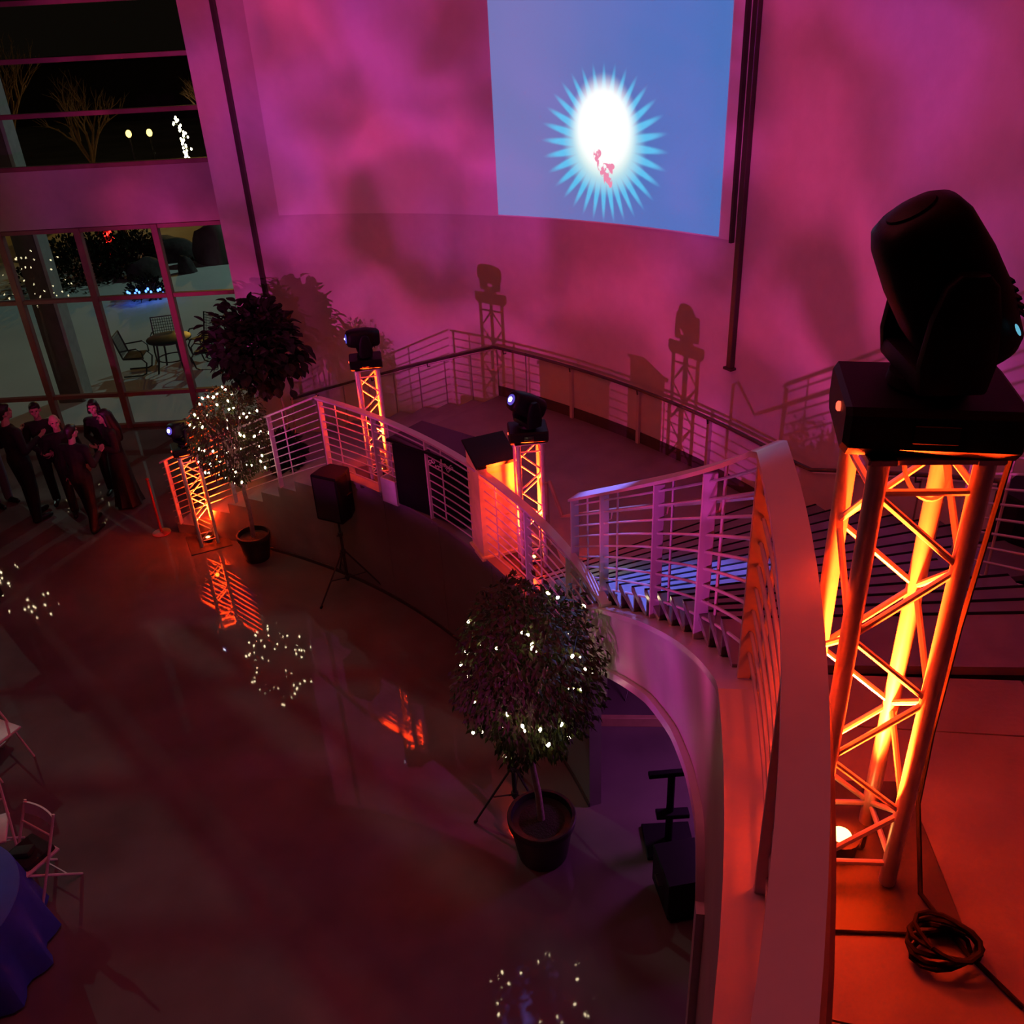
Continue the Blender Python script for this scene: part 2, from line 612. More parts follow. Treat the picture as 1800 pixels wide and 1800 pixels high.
# projection screen on the wall
SCR_L, SCR_R, SCR_B = 1.216, 0.541, 0.870
zsb = lambda p: 4.08 + (SCR_L - p) / (SCR_L - SCR_R) * 0.45
scr = thing('projection_screen', 'wide curved white screen on the pink wall with a blue sunburst picture on its right', 'screen', tuple(ap(R_WALL, (SCR_L + SCR_R) / 2, 4.0)))
mb = MB()
ring_block(mb, R_WALL - 0.05, R_WALL - 0.002, SCR_R, SCR_L, zsb, 8.3, 28)
mb.build('panel', M['screen'], scr, world=True)
# picture
m = bpy.data.materials.new('projected_picture')
m.use_nodes = True
nt = m.node_tree
P = nt.nodes['Principled BSDF']
P.inputs['Base Color'].default_value = (0.12, 0.12, 0.14, 1)
P.inputs['Roughness'].default_value = 0.9
uvn = nt.nodes.new('ShaderNodeUVMap')
sep = nt.nodes.new('ShaderNodeSeparateXYZ')
nt.links.new(uvn.outputs[0], sep.inputs[0])


def MN(op, a, b=None, c=None):
    n = nt.nodes.new('ShaderNodeMath')
    n.operation = op
    for i, v in enumerate((a, b, c)):
        if v is None:
            continue
        if isinstance(v, (int, float)):
            n.inputs[i].default_value = v
        else:
            nt.links.new(v, n.inputs[i])
    return n.outputs[0]


def SS(v, lo, hi):
    n = nt.nodes.new('ShaderNodeMapRange')
    n.interpolation_type = 'SMOOTHSTEP'
    nt.links.new(v, n.inputs['Value'])
    n.inputs['From Min'].default_value = lo
    n.inputs['From Max'].default_value = hi
    return n.outputs[0]


def MIX(f, a, b):
    n = nt.nodes.new('ShaderNodeMix')
    n.data_type = 'RGBA'
    nt.links.new(f, n.inputs['Factor'])
    for k, v in (('A', a), ('B', b)):
        if isinstance(v, tuple):
            n.inputs[k].default_value = (*v, 1)
        else:
            nt.links.new(v, n.inputs[k])
    return n.outputs['Result']


U, V = sep.outputs[0], sep.outputs[1]       # metres from the middle of the sunburst, to the right and up
rad = MN('SQRT', MN('ADD', MN('MULTIPLY', MN('MULTIPLY', U, U), 0.85), MN('MULTIPLY', MN('MULTIPLY', V, V), 1.10)))
ang = MN('ARCTAN2', V, U)
ray = MN('MULTIPLY_ADD', MN('COSINE', MN('MULTIPLY', ang, 32.0)), 0.5, 0.5)
rlen = MN('MULTIPLY_ADD', ray, 0.34, 0.58)
fall = MN('SUBTRACT', rlen, rad)
raymask = SS(fall, -0.06, 0.20)
core = SS(MN('SUBTRACT', 0.54, rad), -0.12, 0.24)
V2 = MN('SUBTRACT', V, 0.20)
core2 = SS(MN('SQRT', MN('ADD', MN('MULTIPLY', MN('MULTIPLY', U, U), 1.15), MN('MULTIPLY', V2, V2))), 0.62, 0.34)
nzp = nt.nodes.new('ShaderNodeTexNoise')
nzp.inputs['Scale'].default_value = 0.8
nt.links.new(uvn.outputs[0], nzp.inputs['Vector'])
bg = MIX(SS(U, -1.6, 1.2), (0.165, 0.20, 0.52), (0.05, 0.185, 0.56))
c1 = MIX(raymask, bg, (0.09, 0.62, 1.0))
c2 = MIX(core, c1, (0.68, 0.95, 0.95))
c3 = MIX(core2, c2, (1.25, 1.3, 1.25))


def blob(x, y, rx, ry):
    a = MN('DIVIDE', MN('SUBTRACT', U, x), rx)
    b = MN('DIVIDE', MN('SUBTRACT', V, y), ry)
    return SS(MN('ADD', MN('MULTIPLY', a, a), MN('MULTIPLY', b, b)), 1.25, 0.75)


bl = blob(-0.10, -0.12, 0.07, 0.08)
for q in ((-0.06, -0.21, 0.05, 0.09), (0.03, -0.25, 0.12, 0.05), (0.10, -0.29, 0.05, 0.09), (0.05, -0.37, 0.05, 0.10), (0.11, -0.42, 0.035, 0.06), (-0.02, -0.31, 0.04, 0.05), (0.14, -0.23, 0.04, 0.035)):
    bl = MN('MAXIMUM', bl, blob(*q))
nb = nt.nodes.new('ShaderNodeTexNoise')
nb.inputs['Scale'].default_value = 11.0
nb.inputs['Detail'].default_value = 2.0
nt.links.new(uvn.outputs[0], nb.inputs['Vector'])
bl = MN('MULTIPLY', bl, SS(nb.outputs['Fac'], 0.40, 0.50))
c4 = MIX(bl, c3, (0.95, 0.30, 0.48))
c5 = MIX(MN('MULTIPLY', blob(1.05, -1.02, 0.16, 0.06), 0.55), c4, (0.15, 0.55, 0.95))
nt.links.new(c5, P.inputs['Emission Color'])
P.inputs['Emission Strength'].default_value = 0.86
me = bpy.data.meshes.new('picture')
PIC_L, PIC_R = SCR_B, 0.554
PH_C, Z_C, RP = 0.713, 5.34, R_WALL - 0.056
nn = 24
vv, ff, uu = [], [], []
for i in range(nn + 1):
    p = PIC_L + (PIC_R - PIC_L) * i / nn
    for z in (zsb(p) + 0.02, 8.2):
        vv.append(ap(RP, p, z) - Vector(scr.location))
        uu.append(((PH_C - p) * RP, z - Z_C))
for i in range(nn):
    ff.append((2 * i, 2 * i + 2, 2 * i + 3, 2 * i + 1))
me.from_pydata(vv, [], ff)
uvl = me.uv_layers.new(name='UVMap')
for lp in me.loops:
    uvl.data[lp.index].uv = uu[lp.vertex_index]
me.materials.append(m)
pic = link('projected_picture', me, scr)
pic['label'] = 'projected blue picture with a white and cyan sunburst'

# ------------------------------------------------------------------ platform, steps, stair
plat = thing('stage_platform', 'raised ring-shaped stage with a curved dark wall toward the lower hall', 'platform', tuple(ap(10.0, 0.6, 0)))
mb = MB()
ring_block(mb, R_IN + 0.02, R_WALL - 0.06, 0.30, 0.885, ZP - 0.18, ZP, 22)
mb.build('deck', M['carpet'], plat, world=True)
mb = MB()  # wedge of deck in front of the descending steps
mb.ring_loft([[ap(R_IN + 0.02, .885, z), ap(R_GUARD, .885, z), ap(R_IN + 0.02, .925, z)] for z in (ZP - 0.18, ZP)])
mb.build('deck', M['carpet'], plat, world=True)
mb = MB()  # deck beyond the stair, carrying the right hand loudspeaker
ring_block(mb, 10.62, R_GUARD, -0.35, 0.10, 2.2, 2.42, 10)
sl = mb.build('side_deck', M['carpet'], plat, world=True)
segs = frange(0.275, 0.925, 5)
for a, b in zip(segs[:-1], segs[1:]):
    mb = MB()
    ring_block(mb, R_IN - 0.03, R_IN + 0.09, a + 0.0006, b - 0.0006, 0.0, ZP - 0.004, 8)
    mb.build('wall_panel', M['wallface'], plat, world=True, smooth=True)
mb = MB()
ring_block(mb, R_IN - 0.05, R_IN + 0.11, 0.275, 0.925, ZP - 0.004, ZP + 0.03, 30)
mb.build('coping', M['wallface'], plat, world=True)
mb = MB()
ring_block(mb, R_IN - 0.045, R_IN - 0.028, 0.275, 1.10, 0.0, 0.05, 30)
mb.build('skirting', M['darkrail'], plat, world=True)
mb = MB()
ring_block(mb, R_GUARD - 0.03, R_GUARD + 0.05, 0.0, 0.885, 0.0, ZP - 0.19, 26)
mb.build('rear_wall', M['soffit'], plat, world=True)

# steps going down at the left end of the ring
steps = thing('platform_steps', 'broad steps going down from the stage to the lower hall behind the lit tree', 'steps', tuple(ap(10.0, 1.1, 0)))
NS = 10
for k in range(1, NS):
    z = ZP * (1 - k / NS)
    a_in, a_out = 0.925 + 0.0400 * (k - 1), 0.885 + 0.0430 * (k - 1)
    b_in, b_out = a_in + 0.0400, a_out + 0.0430
    mb = MB()
    rows = []
    for t in frange(0, 1, 3):
        pi_, po_ = a_in + (b_in - a_in) * t, a_out + (b_out - a_out) * t
        rows.append([ap(R_IN, pi_, 0), ap(R_GUARD, po_, 0), ap(R_GUARD, po_, z), ap(R_IN, pi_, z)])
    mb.ring_loft(rows)
    mb.build('step', M['concrete'], steps, world=True)

# curved stair up to the landing
stair = thing('curved_stair', 'curved stair with bluish treads rising from the stage to the red-lit landing', 'stairs', tuple(ap(9.5, 0.3, ZP)))
dph = (PH_FOOT - PH_TOP) / N_STEP
rise = (ZL - ZP) / N_STEP
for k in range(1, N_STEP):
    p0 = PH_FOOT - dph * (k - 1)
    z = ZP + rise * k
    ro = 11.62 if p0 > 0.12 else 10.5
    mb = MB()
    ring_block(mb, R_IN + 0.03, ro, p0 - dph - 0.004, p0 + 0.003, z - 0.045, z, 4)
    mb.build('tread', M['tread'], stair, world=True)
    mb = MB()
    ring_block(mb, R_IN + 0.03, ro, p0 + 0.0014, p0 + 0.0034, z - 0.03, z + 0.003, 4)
    mb.build('tread_shade', M['rubber'], stair, world=True)  # dark strip standing in for the contact shade between treads
    mb = MB()
    ring_block(mb, R_IN + 0.03, ro, p0 - 0.006, p0 - 0.003, z - rise, z - 0.045, 3)
    mb.build('riser', M['darkrail'], stair, world=True)
mb = MB()
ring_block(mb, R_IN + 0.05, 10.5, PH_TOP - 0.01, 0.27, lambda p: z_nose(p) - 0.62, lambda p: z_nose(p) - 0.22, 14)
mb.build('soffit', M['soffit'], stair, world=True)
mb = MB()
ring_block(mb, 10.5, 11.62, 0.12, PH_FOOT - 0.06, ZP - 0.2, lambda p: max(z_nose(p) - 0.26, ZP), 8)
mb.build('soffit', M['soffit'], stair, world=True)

zbot_pts = [(-0.150, 2.85), (-0.143, 3.22), (-0.128, 3.40), (-0.113, 3.46), (-0.068, 3.37), (-0.008, 3.17), (0.08, 2.79), (0.205, 2.16), (0.275, 1.78)]


def z_arch(p):
    for (a, za), (b, zb) in zip(zbot_pts[:-1], zbot_pts[1:]):
        if a <= p <= b:
            return za + (zb - za) * (p - a) / (b - a)
    return zbot_pts[0][1] if p < zbot_pts[0][0] else zbot_pts[-1][1]


def z_ftop(p):
    return min(ZP + 5.034 * (PH_FOOT - p) - 0.05, ZL + 0.03)


mb = MB()
rows = []
for p in frange(-0.150, 0.275, 52):
    rows.append([ap(R_IN - 0.06, p, z_arch(p)), ap(R_IN + 0.06, p, z_arch(p)), ap(R_IN + 0.06, p, z_ftop(p)), ap(R_IN - 0.06, p, z_ftop(p))])
mb.ring_loft(rows)
mb.build('stringer', M['stringer'], stair, world=True, smooth=True)
mb = MB()
rows = []
for p in frange(-0.150, 0.275, 52):
    z = z_arch(p)
    rows.append([ap(R_IN - 0.10, p, z - 0.02), ap(R_IN + 0.10, p, z - 0.02), ap(R_IN + 0.10, p, z + 0.05), ap(R_IN - 0.10, p, z + 0.05)])
mb.ring_loft(rows)
mb.build('stringer_lip', M['white'], stair, world=True, smooth=True)
mb = MB()
rows = []
for p in frange(-0.150, 0.275, 40):
    z = z_ftop(p)
    rows.append([ap(R_IN - 0.085, p, z - 0.03), ap(R_IN + 0.07, p, z - 0.03), ap(R_IN + 0.07, p, z + 0.012), ap(R_IN - 0.085, p, z + 0.012)])
mb.ring_loft(rows)
mb.build('stringer_cap', M['white'], stair, world=True, smooth=True)

# landing carried on a curved pier wall
land = thing('upper_landing', 'red-lit concrete landing at the head of the curved stair under the nearest truss', 'landing', tuple(ap(9.5, -0.4, ZL)))
rs = [R_IN + 0.06, 9.62, 10.7, 11.75]
ps = [PH_TOP, -0.165, -0.30, -0.46, -0.60, -0.68]
for i in range(len(rs) - 1):
    for j in range(len(ps) - 1):
        mb = MB()
        ring_block(mb, rs[i] + 0.004, rs[i + 1] - 0.004, ps[j + 1] + 0.0004, ps[j] - 0.0004, ZL - 0.2, ZL, 4)
        mb.build('slab', M['concrete'], land, world=True)
mb = MB()
ring_block(mb, R_IN + 0.06, 11.75, -0.68, PH_TOP, ZL - 0.34, ZL - 0.205, 14)
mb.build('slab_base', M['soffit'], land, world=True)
mb = MB()
ring_block(mb, R_IN - 0.06, R_IN + 0.06, -0.80, -0.150, 0.0, ZL + 0.03, 24)
mb.build('pier_wall', M['stringer'], land, world=True, smooth=True)
mb = MB()
ring_block(mb, R_IN - 0.10, R_IN + 0.10, -0.152, -0.142, 0.0, 3.2, 1)
mb.build('pier_edge', M['white'], land, world=True)
mb = MB()
ring_block(mb, R_IN - 0.085, R_IN + 0.07, -0.80, -0.150, ZL, ZL + 0.042, 24)
mb.build('kerb', M['white'], land, world=True, smooth=True)

# panelled dado on the foot of the curved wall with a dark handrail
guard = thing('dado_panelling', 'low panels with a dark handrail along the foot of the curved pink wall', 'dado', tuple(ap(R_GUARD, 0.6, ZP)))


def z_hand(p):
    return 2.40 if p > 0.405 else 2.40 + 5.0 * (0.405 - p)


gp = [0.885, 0.838, 0.762, 0.655, 0.548, 0.445, 0.36, 0.28, 0.20, 0.12]
for a, b in zip(gp[:-1], gp[1:]):
    mb = MB()
    ring_block(mb, R_WALL - 0.05, R_WALL - 0.001, b + 0.0010, a - 0.0010, lambda p: max(z_hand(p) - 0.64, 1.76), lambda p: z_hand(p) - 0.06, 6)
    mb.build('panel', M['plaster'], guard, world=True)
for k in range(8):
    a, b = 0.885 + k * 0.045, 0.885 + (k + 1) * 0.045
    mb = MB()
    ring_block(mb, R_WALL - 0.05, R_WALL - 0.001, a + 0.0010, b - 0.0010, lambda p: 0.0, lambda p: 2.34 - (p - 0.885) / 0.36 * 1.48, 3)
    mb.build('panel', M['plaster'], guard, world=True)
mb = MB()
ring_block(mb, R_WALL - 0.06, R_WALL - 0.052, 0.445, 0.885, ZP, ZP + 0.16, 24)
mb.build('skirting', M['darkrail'], guard, world=True)
hr = [ap(R_WALL - 0.12, 0.885 + 0.36 * t, 2.40 - 1.48 * t) for t in reversed(frange(0, 1, 10))] + [ap(R_WALL - 0.12, p, z_hand(p)) for p in frange(0.88, 0.08, 40)]
mb = MB()
mb.tube(hr, 0.023, 8)
mb.build('handrail', M['darkrail'], guard, world=True, smooth=True)
for p in (1.2, 1.1, 1.0, 0.87, 0.762, 0.655, 0.548, 0.445, 0.36, 0.28, 0.20, 0.12):
    zh = z_hand(p) if p < 0.885 else 2.40 - (p - 0.885) / 0.36 * 1.48
    mb = MB()
    mb.tube([ap(R_WALL - 0.05, p, zh - 0.09), ap(R_WALL - 0.11, p, zh - 0.08), ap(R_WALL - 0.12, p, zh - 0.01)], 0.009, 6)
    mb.build('bracket', M['darkrail'], guard, world=True)
for p in (0.762, 0.655, 0.548):
    mb = MB()
    q = ap(R_WALL - 0.075, p)
    mb.box((q.x, q.y, ZP + 0.38), (0.05, 0.05, 0.76), (0, 0, p), bevel=0.004)
    mb.build('post', M['white'], guard, world=True)


# ------------------------------------------------------------------ white railings
def railing(label, R, p_from, p_to, ztop, zdeck, posts, n, pick=True, name='white_railing', handrail=False, rods=9, capw=0.085, tilt=0.0):
    t = thing(name, label, 'railing', tuple(ap(R, p_from, zdeck(p_from))))
    mb = MB()
    rows = []
    for p in frange(p_from, p_to, n):
        z = ztop(p)
        rows.append([ap(R - capw / 2, p, z - 0.025 - tilt), ap(R + capw / 2, p, z - 0.025), ap(R + capw / 2, p, z), ap(R - capw / 2, p, z - tilt)])
    mb.ring_loft(rows)
    mb.build('top_rail', M['white'], t, world=True, smooth=True)
    for p in posts:
        q = ap(R, p)
        z0 = zdeck(p) - 0.03
        mb = MB()
        mb.box((q.x, q.y, (z0 + ztop(p) - 0.02 - tilt) / 2), (0.075, 0.022, ztop(p) - 0.02 - tilt - z0), (0, 0, p), bevel=0.003)
        mb.build('post', M['white'], t, world=True)
        if pick and p_to < p - 0.05 < p_from or (pick and p_from < p - 0.05 < p_to):
            q = ap(R + 0.012, p - 0.03)
            mb = MB()
            mb.tube([Vector((q.x, q.y, zdeck(p - 0.03) + 0.10)), Vector((q.x, q.y, ztop(p - 0.03) - 0.02))], 0.009, 6)
            mb.build('picket', M['white'], t, world=True)
    for k in range(rods):
        h = 0.115 + (0.955 - 0.115) * k / (rods - 1)
        mb = MB()
        pts = [ap(R, p, ztop(p) - 1.07 + h) for p in frange(p_from, p_to, n)]
        mb.tube(pts, 0.0085, 6)
        mb.build('rod', M['white'], t, world=True, smooth=True)
    if handrail:
        mb = MB()
        hp = frange(p_from + 0.045, p_to, n)
        pts = [ap(R + 0.07, p, ztop(p) - 0.22) for p in hp]
        a0 = ap(R + 0.07, p_from + 0.075, ztop(p_from) - 0.20)
        b0 = ap(R + 0.07, p_from + 0.082, ztop(p_from) - 0.25)
        c0 = ap(R + 0.07, p_from + 0.082, ztop(p_from) - 0.95)
        mb.tube([c0, b0, a0] + pts, 0.019, 8)
        mb.build('handrail', M['bracket'], t, world=True, smooth=True)
        for p in posts:
            mb = MB()
            mb.tube([ap(R + 0.01, p, ztop(p) - 0.30), ap(R + 0.06, p, ztop(p) - 0.29), ap(R + 0.07, p, ztop(p) - 0.23)], 0.008, 6)
            mb.build('bracket', M['bracket'], t, world=True)
    return t


railing('white railing along the curved edge of the stage in front of the two trusses', R_IN, 0.235, 0.92, lambda p: 2.67, lambda p: ZP,
        [0.245, 0.335, 0.442, 0.552, 0.680, 0.80, 0.915], 34, rods=9)
railing('white railing sloping down beside the steps toward the lit small tree', R_IN, 0.925, 1.285, lambda p: 2.67 - 4.0 * (p - 0.925), lambda p: max(1.6 - 4.0 * (p - 0.925), 0.03),
        [1.035, 1.145, 1.275], 16)


def zst(p):
    return min(4.93 - 5.03 * p, 5.59)


railing('white railing curving up the outer side of the stair toward the viewer', R_IN + 0.045, 0.335, -0.75, zst, lambda p: zst(p) - 1.07,
        [0.332, 0.257, 0.122, 0.0, -0.131, -0.26, -0.39, -0.52, -0.66], 60, name='stair_railing', handrail=True, capw=0.10, tilt=0.045)
railing('white railing at the right edge of the stair in front of the black loudspeaker', 10.55, 0.105, -0.30, lambda p: z_nose(p) + 1.07, lambda p: z_nose(p),
        [0.10, 0.0, -0.131, -0.28], 16, name='stair_railing')


# ------------------------------------------------------------------ truss towers, uplights, moving heads
def truss_tower(loc, rz, label):
    t = thing('truss_tower', label, 'truss', loc, rz, 'lit truss towers')
    b = MB()
    b.box((0, 0, 0.008), (0.60, 0.60, 0.016), bevel=0.003)
    b.build('base_plate', M['steel'], t)
    s, H, z0 = 0.12, 1.50, 0.016
    cs = [(-s, -s), (s, -s), (s, s), (-s, s)]
    me = None
    for x, y in cs:
        if me is None:
            b = MB()
            b.tube([(0, 0, z0), (0, 0, H - 0.012)], 0.025, 12)
            o = b.build('chord', M['alu'], t, smooth=True)
            me = o.data
        else:
            o = link('chord', me, t)
        o.location = (x, y, 0)
    b = MB()
    b.box((0, 0, H - 0.006), (0.31, 0.31, 0.012), bevel=0.002)
    # open centre plate look: a rim of four bars
    b.bm.clear()
    for i in range(4):
        a, c = Vector((*cs[i], 0)), Vector((*cs[(i + 1) % 4], 0))
        d = c - a
        b.box((a + c) / 2 + Vector((0, 0, H - 0.006)), (d.length + 0.07, 0.06, 0.012), (0, 0, math.atan2(d.y, d.x)))
    b.build('top_plate', M['alu'], t)
    nb = 6
    zlo, zhi = 0.10, H - 0.10
    for i in range(4):
        a, c = Vector((*cs[i], 0)), Vector((*cs[(i + 1) % 4], 0))
        for z in (zlo, zhi):
            b = MB()
            b.tube([a + Vector((0, 0, z)), c + Vector((0, 0, z))], 0.0095, 8)
            b.build('brace', M['alu'], t, smooth=True)
        for k in range(nb):
            za, zb = zlo + (zhi - zlo) * k / nb, zlo + (zhi - zlo) * (k + 1) / nb
            p, q = (a, c) if (k + i) % 2 == 0 else (c, a)
            b = MB()
            b.tube([p + Vector((0, 0, za)), q + Vector((0, 0, zb))], 0.0095, 8)
            b.build('brace', M['alu'], t, smooth=True)
    return t


def uplight(loc, rz, label, power, col=(1.0, 0.036, 0.003)):
    t = thing('uplight', label, 'lamp', (loc[0], loc[1], loc[2] + 0.016), rz, 'uplights inside the trusses')
    b = MB()
    b.lathe([(0.040, 0.0), (0.055, 0.004), (0.056, 0.03), (0.060, 0.05), (0.060, 0.066)], n=20)
    b.build('can', M['steel'], t, smooth=True)
    b = MB()
    b.lathe([(0.036, 0.064), (0.030, 0.069), (0.012, 0.071)], n=20)
    b.build('lens', M['amber'], t, smooth=True)
    b = MB()
    b.tube([(-0.075, 0, 0.01), (-0.078, 0, 0.08), (-0.06, 0, 0.085)], 0.006, 6)
    b.tube([(0.075, 0, 0.01), (0.078, 0, 0.08), (0.06, 0, 0.085)], 0.006, 6)
    b.tube([(-0.075, 0, 0.006), (0.075, 0, 0.006)], 0.006, 6)
    b.build('bracket', M['steel'], t)
    L = light('truss_fill', 'POINT', (loc[0], loc[1], loc[2] + 0.60), power * 0.042, col, shadow_soft_size=0.03)  # added point fill floating inside the truss, brightens the rail cap
    L2 = light('uplight_spot', 'SPOT', (loc[0], loc[1], loc[2] + 0.12), power * 62.0, col, (loc[0], loc[1], loc[2] + 2.0),
               spot_size=math.radians(60), spot_blend=0.95, shadow_soft_size=0.045)
    return t


def superring(cx, cy, z, rx, ry, e, n=24):
    out = []
    for j in range(n):
        a = 2 * PI * j / n
        c, s = math.cos(a), math.sin(a)
        out.append(Vector((cx + rx * abs(c) ** (2 / e) * (1 if c >= 0 else -1), cy + ry * abs(s) ** (2 / e) * (1 if s >= 0 else -1), z)))
    return out


def moving_head(loc, rz, pan, tilt, label, hot, s=1.0):
    """base stays square to the truss, yoke pans, head tilts"""
    t = thing('moving_head_light', label, 'stage light', loc, rz, 'moving head lights on the trusses')
    # base: box with chamfered long edges
    b = MB()
    w, d, h = 0.185 * s, 0.165 * s, 0.125 * s
    prof = [(-d, 0.03), (-d + 0.03, 0.0), (d - 0.03, 0.0), (d, 0.03), (d, h - 0.015), (d - 0.018, h), (-d + 0.018, h), (-d, h - 0.015)]
    b.ring_loft([[(x, y * k, z if abs(x) < w else 0.06 + (z - 0.06) * k) for y, z in prof] for x, k in ((-w - 0.012, 0.86), (-w, 1.0), (w, 1.0), (w + 0.012, 0.86))])
    b.build('base', M['black'], t)
    b = MB()
    b.box((0.0, -d - 0.002, 0.07), (0.10, 0.006, 0.045), bevel=0.002)
    b.build('display', M['blackgloss'], t)
    b = MB()
    b.lathe([(0.012, 0.0), (0.012, 0.006), (0.008, 0.009)], n=12)
    bo = b.build('status_lamp', M['led_red'], t)
    bo.rotation_euler = (0, -PI / 2, 0)
    bo.location = (-w - 0.012, -0.05, 0.085)
    # yoke
    b = MB()
    b.lathe([(0.085 * s, h), (0.095 * s, h + 0.01), (0.09 * s, h + 0.035)], n=20)
    b.build('turntable', M['black'], t, smooth=True)
    yk = MB()
    rz2 = Matrix.Rotation(pan, 4, 'Z')
    zc = h + 0.235 * s
    yk.box((0, 0, h + 0.055 * s), (0.30 * s, 0.15 * s, 0.05 * s), bevel=0.012, seg=2)
    for sx in (-1, 1):
        rings = []
        for z, ry in ((h + 0.04 * s, 0.075 * s), (h + 0.10 * s, 0.085 * s), (h + 0.20 * s, 0.075 * s), (zc + 0.04 * s, 0.055 * s), (zc + 0.065 * s, 0.03 * s)):
            rings.append(superring(sx * 0.135 * s, 0, z, 0.024 * s, ry, 3.0, 16))
        yk.ring_loft(rings)
    yo = yk.build('yoke', M['black'], t, smooth=True)
    yo.rotation_euler = (0, 0, pan)
    # head: rounded loft along its own axis, lens end at +z
    hd = MB()
    rings = []
    for z, rx, ry in ((-0.20, 0.050, 0.055), (-0.195, 0.078, 0.085), (-0.17, 0.094, 0.103), (-0.05, 0.107, 0.118), (0.05, 0.107, 0.116), (0.15, 0.100, 0.104), (0.185, 0.088, 0.090), (0.20, 0.066, 0.066)):
        rings.append(superring(0, 0, z * s, rx * s, ry * s, 2.9, 28))
    hd.ring_loft(rings)
    ho = hd.build('head', M['black'], t, smooth=True)
    ho.matrix_local = Matrix.Translation((0, 0, zc)) @ Matrix.Rotation(pan, 4, 'Z') @ Matrix.Rotation(tilt, 4, 'X')
    ln = MB()
    ln.lathe([(0.056 * s, 0.198 * s), (0.054 * s, 0.206 * s), (0.03 * s, 0.213 * s), (0.008 * s, 0.215 * s)], n=20)
    lo = ln.build('lens', M['black'] if hot is None else M['lens'], ho, smooth=True)
    if hot is not None:
        lc = MB()
        rc = 0.026 * s if hot else 0.012 * s
        lc.lathe([(rc, 0.214 * s), (rc * 0.6, 0.219 * s), (rc * 0.2, 0.220 * s)], n=14)
        lc.build('lamp_core', M['lens_hot'], ho)
    else:
        gl = MB()
        gl.ellipsoid((-0.104 * s, -0.075 * s, -0.125 * s), (0.004, 0.004, 0.016), None, 8, 6)
        gl.build('glint', M['glint_cyan'], ho)  # glowing bead standing in for a cyan glint on the shell
    v = MB()
    for k in range(5):
        v.box((0, -0.113 * s, (-0.13 + 0.022 * k) * s), (0.11 * s, 0.010, 0.008))
    v.build('vent', M['blackgloss'], ho)
    return t


TR = [  # x, y, z, rotation
    (1.00, 2.00, ZL, -0.10),
    (0.20, 8.32, ZP, 0.12),
    (-1.69, 10.64, ZP, 0.25),
    (-4.60, 11.86, 0.0, 0.42),
]
tl = ['nearest and largest lit truss tower on the landing behind the stair railing',
      'lit truss tower on the stage right beside the orange podium',
      'lit truss tower farther back on the stage, left of the black cabinet',
      'short lit truss tower on the hall floor left of the small lit tree']
ul = ['amber uplight inside the nearest truss on the landing', 'amber uplight inside the truss beside the podium',
      'amber uplight inside the far stage truss', 'amber uplight inside the truss on the hall floor']
pw = [150, 150, 150, 140]
for (x, y, z, r), a, b, p in zip(TR, tl, ul, pw):
    truss_tower((x, y, z), r, a)
    uplight((x, y, z), r, b, p)
moving_head((1.00, 2.00, ZL + 1.50), -0.22, math.radians(98), math.radians(-31), 'big black moving head light on the nearest truss, seen from behind', None)
moving_head((0.20, 8.32, ZP + 1.50), 0.05, math.radians(-62), math.radians(60), 'black moving head light with bright lens on the truss beside the podium', True)
moving_head((-1.69, 10.64, ZP + 1.50), 0.15, math.radians(-82), math.radians(86), 'black moving head light lying level on the far stage truss', False)
moving_head((-4.60, 11.86, 1.50), 0.42, math.radians(-58), math.radians(74), 'black moving head light with blue-white lens on the hall floor truss', True)


# ------------------------------------------------------------------ remeshed volumes (people)
def remesh(mb, name, m, voxel, parent, smooth_it=3):
    bmesh.ops.recalc_face_normals(mb.bm, faces=mb.bm.faces)
    me = bpy.data.meshes.new(name)
    mb.bm.to_mesh(me)
    mb.bm.free()
    tmp = bpy.data.objects.new('volume', me)
    COL.objects.link(tmp)
    md = tmp.modifiers.new('r', 'REMESH')
    md.mode = 'VOXEL'
    md.voxel_size = voxel
    if smooth_it:
        sm = tmp.modifiers.new('s', 'SMOOTH')
        sm.iterations = smooth_it
        sm.factor = 0.5
    dg = bpy.context.evaluated_depsgraph_get()
    dg.update()
    out = bpy.data.meshes.new_from_object(tmp.evaluated_get(dg))
    bpy.data.objects.remove(tmp, do_unlink=True)
    bpy.data.meshes.remove(me)
    out.name = name
    out.materials.clear()
    out.materials.append(m)
    out.polygons.foreach_set('use_smooth', [True] * len(out.polygons))
    return link(name, out, parent)


def V3(*a):
    return Vector(a)


def hand(mb, wrist, d, side, curl=0.5):
    """palm, four curled fingers of unequal length and a thumb leaving the side of the palm"""
    d = d.normalized()
    ref = V3(0, 1, 0) if abs(d.y) < 0.85 else V3(0, 0, 1)
    w = d.cross(ref).normalized()          # across the palm
    nrm = w.cross(d).normalized()
    palm_end = wrist + d * 0.085
    for k in range(4):
        o = w * (0.030 - 0.020 * k)
        mb.capsule(wrist + w * (0.016 - 0.0105 * k), palm_end + o, 0.015, 0.0125, 8)
    for k, L in enumerate((0.072, 0.082, 0.076, 0.058)):
        p = palm_end + w * (0.032 - 0.0215 * k)
        dd = d.copy()
        r = 0.0098
        for j, f in enumerate((0.45, 0.32, 0.23)):
            dd = (dd + nrm * curl * (0.4 + 0.35 * j)).normalized()
            q = p + dd * L * f
            mb.capsule(p, q, r, r * 0.94, 6)
            p, r = q, r * 0.95
    t0 = wrist + d * 0.03 + w * 0.024
    t1 = t0 + (d * 0.6 + w * 0.8 + nrm * 0.35).normalized() * 0.042
    t2 = t1 + (d * 0.9 + w * 0.25 + nrm * 0.45).normalized() * 0.036
    mb.capsule(t0, t1, 0.014, 0.011, 6)
    mb.capsule(t1, t2, 0.011, 0.009, 6)


